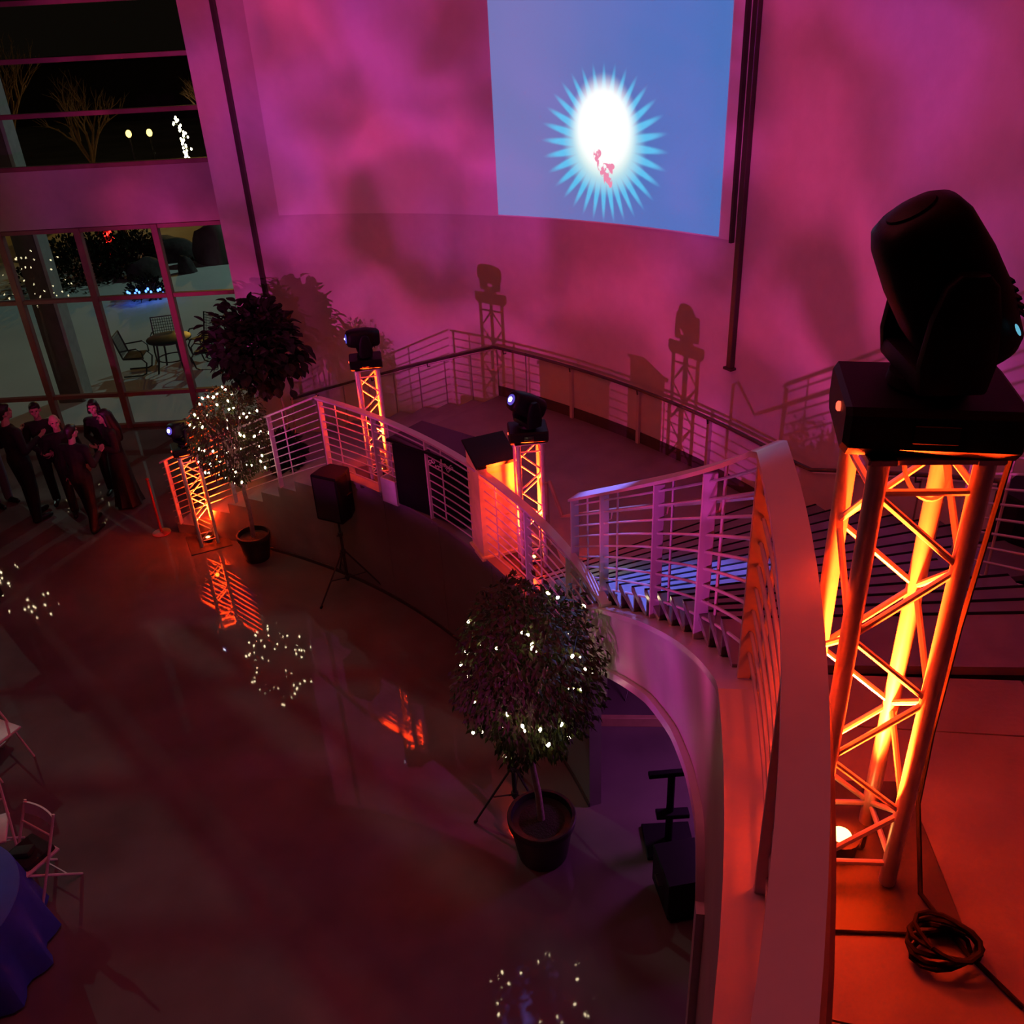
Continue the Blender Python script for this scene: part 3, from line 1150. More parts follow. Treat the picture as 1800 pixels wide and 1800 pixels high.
def person(label, loc, rz, H, pose, female=False, hair='short', top='suit', low='suit', skirt=False, hair_m='hair', shirt=True, bend=0.0, head_turn=0.0, stride=0.0):
    """facing local -Y. pose: (right arm, left arm), each (elbow, wrist) offsets from the shoulder in metres at 1.75 m"""
    t = thing('person', label, 'person', loc, rz)
    k = H / 1.75
    hs = 0.165 if female else 0.19
    hip = V3(0, 0, 0.92)
    lean = bend
    def up_(h, y=0.0):
        # point on the leaning spine h above the hip
        return hip + V3(0, -math.sin(lean) * h + y * math.cos(lean), math.cos(lean) * h + y * math.sin(lean))
    chest = up_(0.36)
    neck0 = up_(0.53, 0.012)
    neck1 = up_(0.62, -0.005)
    headc = up_(0.725, -0.022)
    legs = {}
    for sx in (-1, 1):
        st = stride * sx
        legs[sx] = (V3(sx * 0.092, 0, 0.90), V3(sx * 0.105, -0.02 - st * 0.5, 0.49), V3(sx * 0.11, 0.015 - st, 0.085), V3(sx * 0.125, -0.15 - st, 0.035))
    arms = {}
    for sx, (e, w) in zip((-1, 1), pose):
        sh = up_(0.475, 0.01) + V3(sx * hs, 0, 0)
        arms[sx] = (sh, sh + V3(*e), sh + V3(*w))
    S = Matrix.Diagonal((k, k, k, 1))

    def fin(mb):
        bmesh.ops.transform(mb.bm, matrix=S, verts=mb.bm.verts)
        return mb
    # continuous body
    b = MB()
    b.ellipsoid(hip + V3(0, 0, 0.02), (0.165 if not female else 0.175, 0.115, 0.14))
    b.chain([hip + V3(0, 0, 0.05), up_(0.2), chest, up_(0.46)], [0.115, 0.112, 0.13, 0.10])
    b.ellipsoid(chest, (hs * 0.88, 0.115, 0.19), (lean, 0, 0))
    for sx in (-1, 1):
        b.capsule(up_(0.46, 0.005), arms[sx][0], 0.085, 0.058)
        b.chain(arms[sx], [0.050, 0.040, 0.027])
        hand(b, arms[sx][2], arms[sx][2] - arms[sx][1], sx)
        h0, h1, h2, h3 = legs[sx]
        b.chain([h0, h1, h2], [0.088, 0.056, 0.042])
        b.capsule(h2 + V3(0, 0.02, -0.03), h3, 0.040, 0.030)
    b.capsule(neck0, neck1, 0.058, 0.052)
    hm = Matrix.Translation(headc) @ Matrix.Rotation(head_turn, 4, 'Z') @ Matrix.Rotation(lean * 0.6, 4, 'X')

    def hp(x, y, z):
        return hm @ V3(x, y, z)
    hd = MB()
    hd.ellipsoid((0, 0.01, 0.025), (0.074, 0.095, 0.098))
    hd.ellipsoid((0, -0.03, -0.045), (0.056, 0.066, 0.066))
    hd.ellipsoid((0, -0.072, -0.088), (0.028, 0.024, 0.022))
    hd.capsule((0, -0.088, 0.022), (0, -0.108, -0.016), 0.009, 0.015, 8)
    hd.capsule((-0.022, -0.086, -0.056), (0.022, -0.086, -0.056), 0.0085, 0.0085, 8)
    hd.capsule((-0.018, -0.083, -0.066), (0.018, -0.083, -0.066), 0.0085, 0.0085, 8)
    for sx in (-1, 1):
        hd.capsule((sx * 0.012, -0.085, 0.035), (sx * 0.055, -0.073, 0.035), 0.010, 0.009, 8)
        hd.ellipsoid((sx * 0.078, 0.014, -0.005), (0.012, 0.022, 0.034))
        hd.ellipsoid((sx * 0.042, -0.066, -0.022), (0.026, 0.022, 0.022))
    bmesh.ops.transform(hd.bm, matrix=hm, verts=hd.bm.verts)
    tmpm = bpy.data.meshes.new('h')
    hd.bm.to_mesh(tmpm)
    hd.bm.free()
    b.bm.from_mesh(tmpm)
    bpy.data.meshes.remove(tmpm)
    remesh(fin(b), 'body', M['skin'], 0.0088, t, 2)
    # eyes
    for sx in (-1, 1):
        e = MB()
        e.ellipsoid(hp(sx * 0.031, -0.076, 0.012), (0.013, 0.010, 0.009), None, 10, 7)
        fin(e).build('eye', M['hair'], t, smooth=True)
    # hair
    if hair != 'bald':
        h = MB()
        h.ellipsoid(hp(0, 0.024, 0.045), (0.084, 0.098, 0.093))
        h.ellipsoid(hp(0, -0.03, 0.082), (0.066, 0.062, 0.036))
        if hair == 'long':
            h.chain([hp(0, 0.055, 0.03), hp(0, 0.085, -0.09), up_(0.48, 0.11), up_(0.30, 0.13)], [0.085, 0.082, 0.085, 0.055])
            for sx in (-1, 1):
                h.chain([hp(sx * 0.07, 0.01, 0.03), hp(sx * 0.078, 0.02, -0.08), up_(0.50, 0.03) + V3(sx * 0.085, 0, 0)], [0.03, 0.034, 0.035])
        elif hair == 'bob':
            for sx in (-1, 1):
                h.chain([hp(sx * 0.066, 0.02, 0.03), hp(sx * 0.082, 0.015, -0.09)], [0.036, 0.036])
            h.chain([hp(0, 0.07, 0.02), hp(0, 0.075, -0.09)], [0.07, 0.06])
        else:
            h.chain([hp(0, 0.07, 0.02), hp(0, 0.068, -0.05)], [0.055, 0.045])
        remesh(fin(h), 'hair', M[hair_m], 0.011, t, 2)
    else:
        h = MB()
        for sx in (-1, 1):
            h.chain([hp(sx * 0.074, 0.012, 0.02), hp(sx * 0.062, 0.06, -0.01), hp(0, 0.098, -0.01)], [0.012, 0.018, 0.018])
        remesh(fin(h), 'hair', M['hair_grey'], 0.010, t, 2)
    # clothes
    c = MB()
    c.chain([hip + V3(0, 0, -0.06), hip + V3(0, 0, 0.08), up_(0.22), chest, up_(0.475)], [0.10, 0.125, 0.125, 0.143, 0.102])
    c.ellipsoid(chest, (hs * 0.98, 0.132, 0.20), (lean, 0, 0))
    c.ellipsoid(hip + V3(0, 0, 0.03), (0.185, 0.135, 0.15))
    for sx in (-1, 1):
        c.capsule(up_(0.465, 0.005), arms[sx][0], 0.092, 0.072)
        w = arms[sx][2] - (arms[sx][2] - arms[sx][1]).normalized() * 0.012
        c.chain([arms[sx][0], arms[sx][1], w], [0.066, 0.056, 0.044])
    remesh(fin(c), 'jacket' if not skirt else 'bodice', M[top], 0.012, t, 3)
    if shirt:
        sh = MB()
        sh.capsule(neck0 + V3(0, -0.012, -0.05), neck0 + V3(0, -0.008, 0.012), 0.062, 0.060)
        fin(sh).build('collar', M['shirt'], t, smooth=True)
    if skirt:
        s_ = MB()
        n = 28
        rings = []
        for z, rx, ry, fl in ((1.02, 0.165, 0.13, 0), (0.90, 0.195, 0.150, 0.0), (0.70, 0.205, 0.165, 0.02), (0.45, 0.215, 0.18, 0.05), (0.20, 0.24, 0.205, 0.09), (0.05, 0.27, 0.235, 0.11)):
            rings.append([V3(rx * math.cos(2 * PI * j / n) * (1 + fl * math.cos(9 * 2 * PI * j / n)), ry * math.sin(2 * PI * j / n) * (1 + fl * math.cos(9 * 2 * PI * j / n)), z) for j in range(n)])
        s_.ring_loft(rings)
        fin(s_).build('skirt', M[low], t, smooth=True)
    else:
        l = MB()
        l.ellipsoid(hip + V3(0, 0, -0.02), (0.172, 0.126, 0.12))
        for sx in (-1, 1):
            h0, h1, h2, h3 = legs[sx]
            l.chain([h0 + V3(0, 0, 0.02), h1, h2 + V3(0, 0.008, -0.015)], [0.104, 0.078, 0.068])
        remesh(fin(l), 'trousers', M[low], 0.012, t, 3)
    for sx in (-1, 1):
        h0, h1, h2, h3 = legs[sx]
        s_ = MB()
        s_.chain([h2 + V3(0, 0.035, -0.035), h2 + V3(0, -0.04, -0.040), h3 + V3(0, -0.03, 0.004)], [0.047, 0.046, 0.034])
        for v in s_.bm.verts:
            v.co.z = max(v.co.z, 0.002)
        fin(s_).build('shoe', M['shoe'], t, smooth=True)
    return t


DOWN = ((-0.07, 0.03, -0.28), (-0.09, -0.05, -0.53))


def side(a, sx):
    return tuple((v[0] * sx, v[1], v[2]) for v in a)


hang = ((0.06, 0.03, -0.28), (0.08, -0.04, -0.53))
fold = ((0.07, 0.0, -0.28), (-0.02, -0.24, -0.20))
hold = ((0.08, 0.02, -0.27), (0.05, -0.24, -0.18))
clasp = ((0.08, 0.02, -0.27), (-0.10, -0.18, -0.40))


def arms_of(a, b):
    return (side(a, -1), side(b, 1))


R_ = math.radians
person('person with long dark hair in a long black dress, right of the group', (-6.25, 13.22, 0), R_(-62), 1.66, arms_of(hang, fold), female=True, hair='long', top='suit', low='suit', skirt=True, shirt=False)
person('person with dark bobbed hair facing the viewer beside the long-haired one', (-6.62, 13.70, 0), R_(8), 1.64, arms_of(clasp, clasp), female=True, hair='bob', top='suit2', low='suit', shirt=False)
person('person in a black suit seen from behind, legs apart, nearest of the group', (-6.55, 12.50, 0), R_(168), 1.70, arms_of(hold, hang), hair='short', stride=0.16, bend=R_(7), shirt=True)
person('balding person with a pinkish face turned toward the back-turned one', (-6.95, 13.02, 0), R_(28), 1.70, arms_of(hold, hang), hair='bald', top='suit', shirt=True)
person('person in dark clothes with short hair standing behind the balding one', (-7.42, 13.45, 0), R_(20), 1.74, arms_of(clasp, clasp), hair='short', top='suit2')
person('tallest person in black, seen from behind at the left of the group', (-7.62, 12.90, 0), R_(150), 1.95, arms_of(hold, hold), hair='short', stride=0.06)
person('person with a pale shirt at the far left edge of the group', (-8.42, 13.45, 0), R_(60), 1.78, arms_of(hang, hold), hair='short', top='trouser_grey', low='trouser_grey')
person('person in a black coat close to the left edge, apart from the group', (-7.22, 10.55, 0), R_(-75), 1.66, arms_of(hang, hold), hair='short', top='suit', low='suit')


# ------------------------------------------------------------------ trees
def leaf_quads(mb, p, d, nrm, L, W):
    s_ = d.cross(nrm).normalized()
    n2 = s_.cross(d).normalized()
    a = p
    b1 = p + d * L * 0.45 + s_ * W * 0.5 - n2 * W * 0.12
    b2 = p + d * L * 0.45 - s_ * W * 0.5 - n2 * W * 0.12
    m1 = p + d * L * 0.45
    e = p + d * L - n2 * L * 0.12
    v = [mb.bm.verts.new(x) for x in (a, b1, m1, b2, e)]
    mb.bm.faces.new((v[0], v[1], v[2]))
    mb.bm.faces.new((v[0], v[2], v[3]))
    mb.bm.faces.new((v[1], v[4], v[2]))
    mb.bm.faces.new((v[2], v[4], v[3]))


def rnd_unit(rg):
    while True:
        v = Vector((rg.uniform(-1, 1), rg.uniform(-1, 1), rg.uniform(-1, 1)))
        if 0.05 < v.length < 1:
            return v.normalized()


def pot_parts(t, r, h):
    b = MB()
    b.lathe([(r * 0.70, 0.0), (r * 0.74, 0.012), (r * 0.93, h - 0.09), (r * 0.94, h - 0.08), (r, h - 0.075), (r * 1.02, h - 0.01), (r * 0.99, h), (r * 0.90, h), (r * 0.87, h - 0.07), (r * 0.05, h - 0.085)], n=32)
    b.build('pot', M['pot'], t, smooth=True)
    b = MB()
    b.lathe([(r * 0.875, h - 0.085), (r * 0.5, h - 0.062), (r * 0.1, h - 0.055)], n=24)
    b.build('soil', M['soil'], t, smooth=True)


def lit_tree(label, lights_label, loc, pot_r, pot_h, crown_c, crown_r, n_leaf, leaf_l, trunk, n_bulb, seed, bulb_mat='bulb', bulb_r=0.012, thick=0.035, group='ficus trees with fairy lights'):
    rg = random.Random(seed)
    t = thing('potted_ficus', label, 'tree', loc, 0, group)
    pot_parts(t, pot_r, pot_h)
    cc = Vector(crown_c)
    b = MB()
    b.tube(trunk, [thick * (1 - 0.35 * i / (len(trunk) - 1)) for i in range(len(trunk))], 10)
    b.build('trunk', M['bark'], t, smooth=True)
    b = MB()
    top = Vector(trunk[-1])
    for i in range(16):
        u = rnd_unit(rg)
        e = cc + Vector((u.x * crown_r[0], u.y * crown_r[1], u.z * crown_r[2])) * rg.uniform(0.55, 0.85)
        mid = (top + e) / 2 + rnd_unit(rg) * 0.06
        b.tube([top + rnd_unit(rg) * 0.01, mid, e], [0.012, 0.008, 0.003], 5)
    b.build('branches', M['bark'], t)
    b = MB()
    i = 0
    while i < n_leaf:
        u = rnd_unit(rg)
        f = 1.0 + 0.22 * mnoise.noise(u * 2.3 + Vector((seed, 0, 0)))
        rr = rg.uniform(0.55, 1.0) ** 0.6 * f
        p = cc + Vector((u.x * crown_r[0], u.y * crown_r[1], u.z * crown_r[2])) * rr
        if mnoise.noise(p * 6 + Vector((seed, 3, 1))) < -0.32:
            continue
        d = (u * 0.7 + Vector((0, 0, -0.9)) + rnd_unit(rg) * 0.6).normalized()
        leaf_quads(b, p, d, (u + rnd_unit(rg) * 0.7).normalized(), leaf_l * rg.uniform(0.7, 1.25), leaf_l * 0.42)
        i += 1
    stuff(b.build('foliage', M['leaf'], t))
    # fairy lights
    s_ = thing('string_lights', lights_label, 'lights', (loc[0] + cc.x, loc[1] + cc.y, loc[2] + cc.z - crown_r[2]), 0)
    pts = []
    for j in range(n_bulb):
        u = rnd_unit(rg)
        f = rg.uniform(0.72, 1.04)
        pts.append(Vector((u.x * crown_r[0] * f, u.y * crown_r[1] * f, u.z * crown_r[2] * f + crown_r[2])))
    pts.sort(key=lambda q: (round(q.z / (crown_r[2] * 0.22)), math.atan2(q.y, q.x)))
    w = MB()
    w.tube(pts, 0.0025, 4)
    w.build('wire', M['wire'], s_)
    me = None
    for j in range(n_bulb):
        p = pts[j]
        if me is None:
            b = MB()
            b.lathe([(bulb_r * 0.4, -bulb_r * 1.4), (bulb_r, -bulb_r * 0.3), (bulb_r * 0.9, bulb_r * 0.6), (bulb_r * 0.3, bulb_r * 1.5)], n=8)
            o = b.build('bulb', M[bulb_mat], s_, smooth=True)
            me = o.data
        else:
            o = link('bulb', me, s_)
        o.location = p
        o.rotation_euler = (rg.uniform(-1, 1), rg.uniform(-1, 1), 0)
    return t


lit_tree('big potted ficus with fairy lights in the foreground beside the stair arch', 'fairy lights scattered through the big foreground ficus', (0.12, 5.82, 0), 0.31, 0.50,
         (-0.05, -0.05, 2.20), (0.60, 0.60, 0.84), 5200, 0.075, [(0.0, 0.0, 0.40), (-0.02, 0.02, 0.75), (-0.06, 0.0, 1.1), (-0.06, 0, 1.45), (-0.05, 0, 1.75)], 38, 3, bulb_r=0.0125)
lit_tree('small potted ficus thick with fairy lights beside the hall floor truss', 'dense fairy lights on the small ficus by the hall floor truss', (-3.74, 11.32, 0), 0.235, 0.42,
         (-0.02, 0.02, 1.98), (0.56, 0.56, 0.68), 4200, 0.06, [(0.0, 0.0, 0.34), (0.02, 0.0, 0.8), (0.0, 0.0, 1.2), (-0.02, 0.02, 1.6)], 64, 11, bulb_r=0.0135)
lit_tree('potted ficus with fairy lights half out of frame by the windows at the left edge', 'fairy lights on the ficus at the left edge before the windows', (-9.35, 14.6, 0), 0.25, 0.42,
         (0.08, 0.0, 2.45), (0.80, 0.7, 0.55), 1500, 0.07, [(0.0, 0.0, 0.34), (0.0, 0.0, 0.9), (0.02, 0.0, 1.5), (0.05, 0.0, 2.1)], 44, 21, bulb_r=0.016)

# dark broad-leaved tree
rg = random.Random(5)
dk = thing('potted_rubber_tree', 'dark broad-leaved unlit tree standing behind the lit small ficus', 'tree', tuple(ap(10.55, 1.185, 0.16)))
pot_parts(dk, 0.24, 0.40)
for i in range(3):
    b = MB()
    a = i * 2.1
    b.tube([(0.05 * math.cos(a), 0.05 * math.sin(a), 0.33), (0.09 * math.cos(a + .5), 0.09 * math.sin(a + .5), 1.0), (0.14 * math.cos(a), 0.14 * math.sin(a), 1.7)], [0.022, 0.018, 0.012], 7)
    b.build('trunk', M['bark'], dk, smooth=True)
lm = []
for k in range(3):
    b = MB()
    L, W = 0.17, 0.15
    n = 6
    rows = []
    for i in range(n + 1):
        f = i / n
        w = W * math.sin(PI * min(0.97, f * 0.9 + 0.06)) * 0.5
        z = -0.05 * f * f * (0.5 + 0.5 * k)
        rows.append((Vector((-w, L * f, z + 0.02 * w / W)), Vector((0, L * f, z - 0.01)), Vector((w, L * f, z + 0.02 * w / W))))
    vs = [[b.bm.verts.new(p) for p in r] for r in rows]
    for i in range(n):
        for j in range(2):
            b.bm.faces.new((vs[i][j], vs[i][j + 1], vs[i + 1][j + 1], vs[i + 1][j]))
    me = bpy.data.meshes.new('leaf')
    b.bm.to_mesh(me)
    b.bm.free()
    me.materials.append(M['leaf_dark'])
    lm.append(me)
ccz = Vector((-0.30, -0.05, 2.22))
cnt = 0
fill = MB()
while cnt < 300:
    u = rnd_unit(rg)
    f = 1 + 0.25 * mnoise.noise(u * 2.0 + Vector((4, 4, 4)))
    rr = rg.uniform(0.75, 1.02) * f
    p = ccz + Vector((u.x * 0.74, u.y * 0.62, u.z * 0.72)) * rr
    if p.z < 1.62 and rg.random() < 0.5:
        continue
    o = link('leaf', lm[cnt % 3], dk)
    d = (u + Vector((0, 0, -0.25)) + rnd_unit(rg) * 0.5).normalized()
    o.location = p
    o.rotation_euler = d.to_track_quat('Y', 'Z').to_euler()
    sc = rg.uniform(0.75, 1.2)
    o.scale = (sc, sc, sc)
    cnt += 1
for i in range(900):
    u = rnd_unit(rg)
    p = ccz + Vector((u.x * 0.74, u.y * 0.62, u.z * 0.72)) * rg.uniform(0.2, 0.85)
    leaf_quads(fill, p, (u + rnd_unit(rg) * 0.8).normalized(), rnd_unit(rg), 0.20, 0.13)
stuff(fill.build('inner_leaves', M['leaf_dark'], dk))
# low dark shrub beside it
lo = thing('potted_shrub', 'low dark bushy plant behind the stage steps railing', 'plant', tuple(ap(9.6, 1.13, 0.48)))
pot_parts(lo, 0.16, 0.24)
b = MB()
for i in range(900):
    u = rnd_unit(rg)
    p = Vector((0, 0, 0.52)) + Vector((u.x * 0.30, u.y * 0.30, u.z * 0.34)) * rg.uniform(0.3, 1.0)
    leaf_quads(b, p, (u + rnd_unit(rg) * 0.6).normalized(), rnd_unit(rg), 0.11, 0.06)
stuff(b.build('foliage', M['leaf_dark'], lo))
b = MB()
b.tube([(0, 0, 0.18), (0.01, 0, 0.45)], 0.018, 7)
b.build('stem', M['bark'], lo)


# ------------------------------------------------------------------ loudspeaker on tripod
def tripod(name, label, loc, rz, pole_h, spread, hub, legs=3):
    t = thing(name, label, 'stand', loc, rz)
    b = MB()
    b.tube([(0, 0, 0.16), (0, 0, hub + 0.28)], 0.021, 10)
    b.build('tube', M['steel'], t, smooth=True)
    b = MB()
    b.tube([(0, 0, hub + 0.2), (0, 0, pole_h)], 0.0165, 10)
    b.build('pole', M['steel'], t, smooth=True)
    for z in (hub, hub + 0.27, 0.22):
        b = MB()
        b.lathe([(0.03, z - 0.028), (0.036, z - 0.02), (0.036, z + 0.02), (0.03, z + 0.028)], n=14)
        b.tube([(0.03, 0, z), (0.062, 0, z)], 0.009, 8)
        b.build('collar', M['steel'], t, smooth=True)
    for i in range(legs):
        a = 2 * PI * i / legs
        c, s_ = math.cos(a), math.sin(a)
        lg = MB()
        lg.tube([(0.034 * c, 0.034 * s_, hub), (spread * c, spread * s_, 0.024)], 0.0115, 8)
        lo_ = lg.build('leg', M['steel'], t, smooth=True)
        f = MB()
        f.capsule((spread * 0.975 * c, spread * 0.975 * s_, 0.030), (spread * 1.01 * c, spread * 1.01 * s_, 0.016), 0.016, 0.015, 8)
        f.build('rubber_foot', M['rubber'], lo_)
        br = MB()
        br.tube([(0.034 * c, 0.034 * s_, 0.22), (spread * 0.52 * c, spread * 0.52 * s_, hub * 0.485)], 0.008, 6)
        br.build('brace', M['steel'], t)
    return t


def loudspeaker(name, label, loc, rz, w, d, h, taper=0.72):
    t = thing(name, label, 'speaker', loc, rz)
    b = MB()
    rings = []
    for z, k in ((0, 0.95), (0.02, 1.0), (h - 0.02, 1.0), (h, 0.95)):
        rings.append([V3(-w / 2 * k, -d / 2 * k, z), V3(w / 2 * k, -d / 2 * k, z), V3(w / 2 * k, d * 0.1, z), V3(w / 2 * taper * k, d / 2 * k, z), V3(-w / 2 * taper * k, d / 2 * k, z), V3(-w / 2 * k, d * 0.1, z)])
    b.ring_loft(rings)
    b.build('cabinet', M['black'], t)
    g = MB()
    g.box((0, -d / 2 - 0.004, h * 0.5), (w * 0.88, 0.014, h * 0.90), bevel=0.006)
    g.build('grille', M['steel'], t)
    hn = MB()
    hn.tube([(w / 2, -0.05, h * 0.55), (w / 2 + 0.025, -0.05, h * 0.56), (w / 2 + 0.025, 0.06, h * 0.56), (w / 2, 0.06, h * 0.55)], 0.010, 8)
    hn.build('handle', M['rubber'], t, smooth=True)
    b = MB()
    b.lathe([(0.025, -0.012), (0.03, 0.0), (0.03, 0.004)], n=14)
    b.build('pole_cup', M['steel'], t)
    return t


tripod('speaker_stand', 'black tripod stand in front of the curved stage wall', (-2.28, 10.36, 0), R_(232), 1.16, 0.52, 0.62)
loudspeaker('loudspeaker', 'black loudspeaker on the tripod before the curved stage wall', (-2.27, 10.38, 1.16), R_(-28), 0.40, 0.36, 0.66)

# ------------------------------------------------------------------ things on the stage
pd = thing('podium', 'orange-lit podium with a sloped dark top beside the right stage truss', 'podium', (-0.20, 8.66, ZP), R_(22))
b = MB()
b.ring_loft([[V3(-0.21, -0.17, z), V3(0.21, -0.17, z), V3(0.21, 0.17, z), V3(-0.21, 0.17, z)] for z in (0.05, 1.12)])
b.build('body', M['podium'], pd)
b = MB()
b.box((0, 0, 0.025), (0.48, 0.40, 0.05), bevel=0.006)
b.build('plinth', M['podium'], pd)
b = MB()
rot = Matrix.Rotation(R_(22), 3, 'X')
b.box((0, 0.0, 1.225), (0.48, 0.44, 0.025), rot, bevel=0.005)
b.build('reading_top', M['black'], pd)
b = MB()
b.ring_loft([[V3(x, -0.17, 1.12), V3(x, 0.17, 1.12), V3(x, 0.17, 1.275), V3(x, -0.17, 1.137)] for x in (-0.21, 0.21)])
b.build('wedge', M['podium'], pd)
b = MB()
b.box((0, -0.205, 1.155), (0.46, 0.02, 0.05), rot)
b.build('ledge', M['black'], pd)

cb = thing('equipment_cabinet', 'large black cabinet with a pale scroll pattern behind the stage railing', 'cabinet', (-0.80, 9.62, ZP), R_(-40))
b = MB()
b.box((0, 0, 0.47), (1.05, 0.55, 0.86), bevel=0.015, seg=2)
b.build('case', M['black'], cb)
b = MB()
b.box((0, -0.02, 0.915), (1.10, 0.62, 0.035), bevel=0.006)
b.build('lid', M['blackgloss'], cb)
b = MB()
for k in range(7):
    cx = 0.10 + 0.055 * k
    a0 = k * 1.3
    pts = []
    for j in range(16):
        q = j / 15
        r = 0.034 * (1 - 0.75 * q)
        pts.append(V3(cx + r * math.cos(a0 + q * 7), -0.279, 0.78 + 0.03 * math.sin(k * 2.2) + r * math.sin(a0 + q * 7)))
    b.tube(pts, 0.0055, 5)
b.build('scroll_trim', M['papers'], cb)
for sx in (-1, 1):
    for y in (-0.2, 0.2):
        b = MB()
        b.tube([(sx * 0.45 - 0.012, y, 0.022), (sx * 0.45 + 0.012, y, 0.022)], 0.022, 12)
        b.build('caster', M['rubber'], cb)

bx_ = thing('pale_box', 'small pale open box on the stage between railing post and black cabinet', 'box', (-1.42, 9.92, ZP), R_(-40))
b = MB()
b.box((0, 0, 0.01), (0.26, 0.22, 0.02))
b.build('bottom', M['papers'], bx_)
for sx, sy, w, d in ((-1, 0, 0.012, 0.22), (1, 0, 0.012, 0.22), (0, -1, 0.26, 0.012), (0, 1, 0.26, 0.012)):
    b = MB()
    b.box((sx * 0.124, sy * 0.104, 0.17), (w, d, 0.32))
    b.build('side', M['papers'], bx_)

loudspeaker('floor_loudspeaker', 'tall black loudspeaker with a blue light behind the right stair railing', (3.86, 5.72, 2.42), R_(40), 0.5, 0.5, 1.25)
b = MB()
b.lathe([(0.012, 0), (0.012, 0.006)], n=10)
o = b.build('status_lamp', M['led_blue'], bpy.data.objects['floor_loudspeaker'])
o.location = (0.12, -0.262, 0.75)
o.rotation_euler = (PI / 2, 0, 0)

# cable run and coil at the nearest truss
b = MB()
pts = [(1.20, 2.02, 6.10), (1.265, 2.02, 6.02), (1.255, 2.02, 5.85), (1.235, 2.02, 5.4), (1.23, 2.02, 5.0), (1.215, 1.98, 4.75), (1.18, 1.80, 4.56), (1.24, 1.62, 4.535), (1.32, 1.45, 4.532)]
b.tube(pts, 0.0075, 6)
tag(b.build('power_cable', M['rubber'], smooth=True), 'black cable hanging down the right side of the nearest truss', 'cable')
b = MB()
pts = []
for j in range(70):
    a = j * 0.42
    r = 0.085 + 0.018 * math.sin(j * 0.9)
    pts.append((1.17 + r * math.cos(a), 1.62 + r * math.sin(a) * 0.8, 4.532 + 0.0012 * j + 0.012 * math.sin(j * 0.5) ** 2))
b.tube(pts, 0.0075, 6)
tag(b.build('cable_coil', M['rubber'], smooth=True), 'black cable coil on the landing beside the nearest truss base', 'cable')
b = MB()
pts = [V3(1.03 + 0.055 * math.cos(a), 1.98 + 0.05 * math.sin(a), 5.93 + 0.06 * math.sin(a * 1.0)) for a in frange(0, 2 * PI, 28)][:-1]
b.tube(pts, 0.006, 6, closed=True)
tag(b.build('safety_cable', M['alu'], smooth=True), 'looped steel safety cable under the big moving head on the nearest truss', 'cable')

# red post near the group
sp = thing('red_post', 'thin red post standing on the hall floor right of the group', 'post', (-5.42, 12.2, 0))
b = MB()
b.lathe([(0.14, 0), (0.14, 0.012), (0.03, 0.03)], n=20)
b.build('base', M['red'], sp, smooth=True)
b = MB()
b.tube([(0, 0, 0.02), (0, 0, 0.92)], 0.02, 10)
b.build('pole', M['red'], sp, smooth=True)
b = MB()
b.ellipsoid((0, 0, 0.935), (0.03, 0.03, 0.024))
b.build('cap', M['red'], sp, smooth=True)

# ------------------------------------------------------------------ table and folding chairs at the lower left
tb = thing('round_table', 'round folding table under the blue cloth at the lower left corner', 'table', (-4.98, 4.92, 0))
b = MB()
b.lathe([(0.73, 0.70), (0.745, 0.71), (0.745, 0.73), (0.73, 0.738)], n=40)
b.build('tabletop', M['tan'], tb)
for a in (0.7, 2.4, 3.9, 5.5):
    b = MB()
    b.tube([(0.45 * math.cos(a), 0.45 * math.sin(a), 0.70), (0.52 * math.cos(a), 0.52 * math.sin(a), 0.0)], 0.016, 8)
    b.build('leg', M['steel'], tb)
b = MB()
n = 72
rings = [[V3(0.05 * math.cos(2 * PI * j / n), 0.05 * math.sin(2 * PI * j / n), 0.7405) for j in range(n)]]
for r, z, f in ((0.74, 0.7405, 0), (0.752, 0.735, 0.0), (0.765, 0.60, 0.012), (0.79, 0.35, 0.035), (0.83, 0.03, 0.06)):
    rings.append([V3((r + f * math.cos(14 * 2 * PI * j / n)) * math.cos(2 * PI * j / n), (r + f * math.cos(14 * 2 * PI * j / n)) * math.sin(2 * PI * j / n), z) for j in range(n)])
b.ring_loft(rings, cap=False)
cl = b.build('tablecloth', M['cloth_blue'], None, smooth=True)
cl.location = tb.location
tag(cl, 'blue cloth draped over the round table at the lower left corner', 'tablecloth')


def folding_chair():
    t = thing('folding_chair', '', 'chair')
    fr = {}
    for sx in (-1, 1):
        b = MB()
        b.tube([(sx * 0.205, 0.20, 0.0), (sx * 0.205, -0.02, 0.44), (sx * 0.195, -0.22, 0.84)][::1], 0.013, 6)
        b.build('leg', M['chairwood'], t, smooth=True)
        b = MB()
        b.tube([(sx * 0.18, -0.26, 0.0), (sx * 0.18, 0.16, 0.44)], 0.013, 6)
        b.build('leg', M['chairwood'], t, smooth=True)
    b = MB()
    b.box((0, 0.03, 0.45), (0.38, 0.38, 0.03), bevel=0.008)
    b.build('seat', M['chairwood'], t)
    b = MB()
    rings = []
    for j in range(9):
        x = -0.20 + 0.05 * j
        y = -0.205 - 0.03 * (1 - (x / 0.2) ** 2)
        rings.append([V3(x, y - 0.008 + 0.03, 0.72), V3(x, y + 0.008 + 0.03, 0.72), V3(x, y + 0.008, 0.83), V3(x, y - 0.008, 0.83)])
    b.ring_loft(rings)
    b.build('backrest', M['chairwood'], t, smooth=True)
    b = MB()
    b.tube([(-0.2, -0.13, 0.66), (0.2, -0.13, 0.66)], 0.010, 6)
    b.build('back_rail', M['chairwood'], t)
    b = MB()
    b.tube([(-0.18, -0.14, 0.13), (0.18, -0.14, 0.13)], 0.009, 6)
    b.build('stretcher', M['chairwood'], t)
    return t


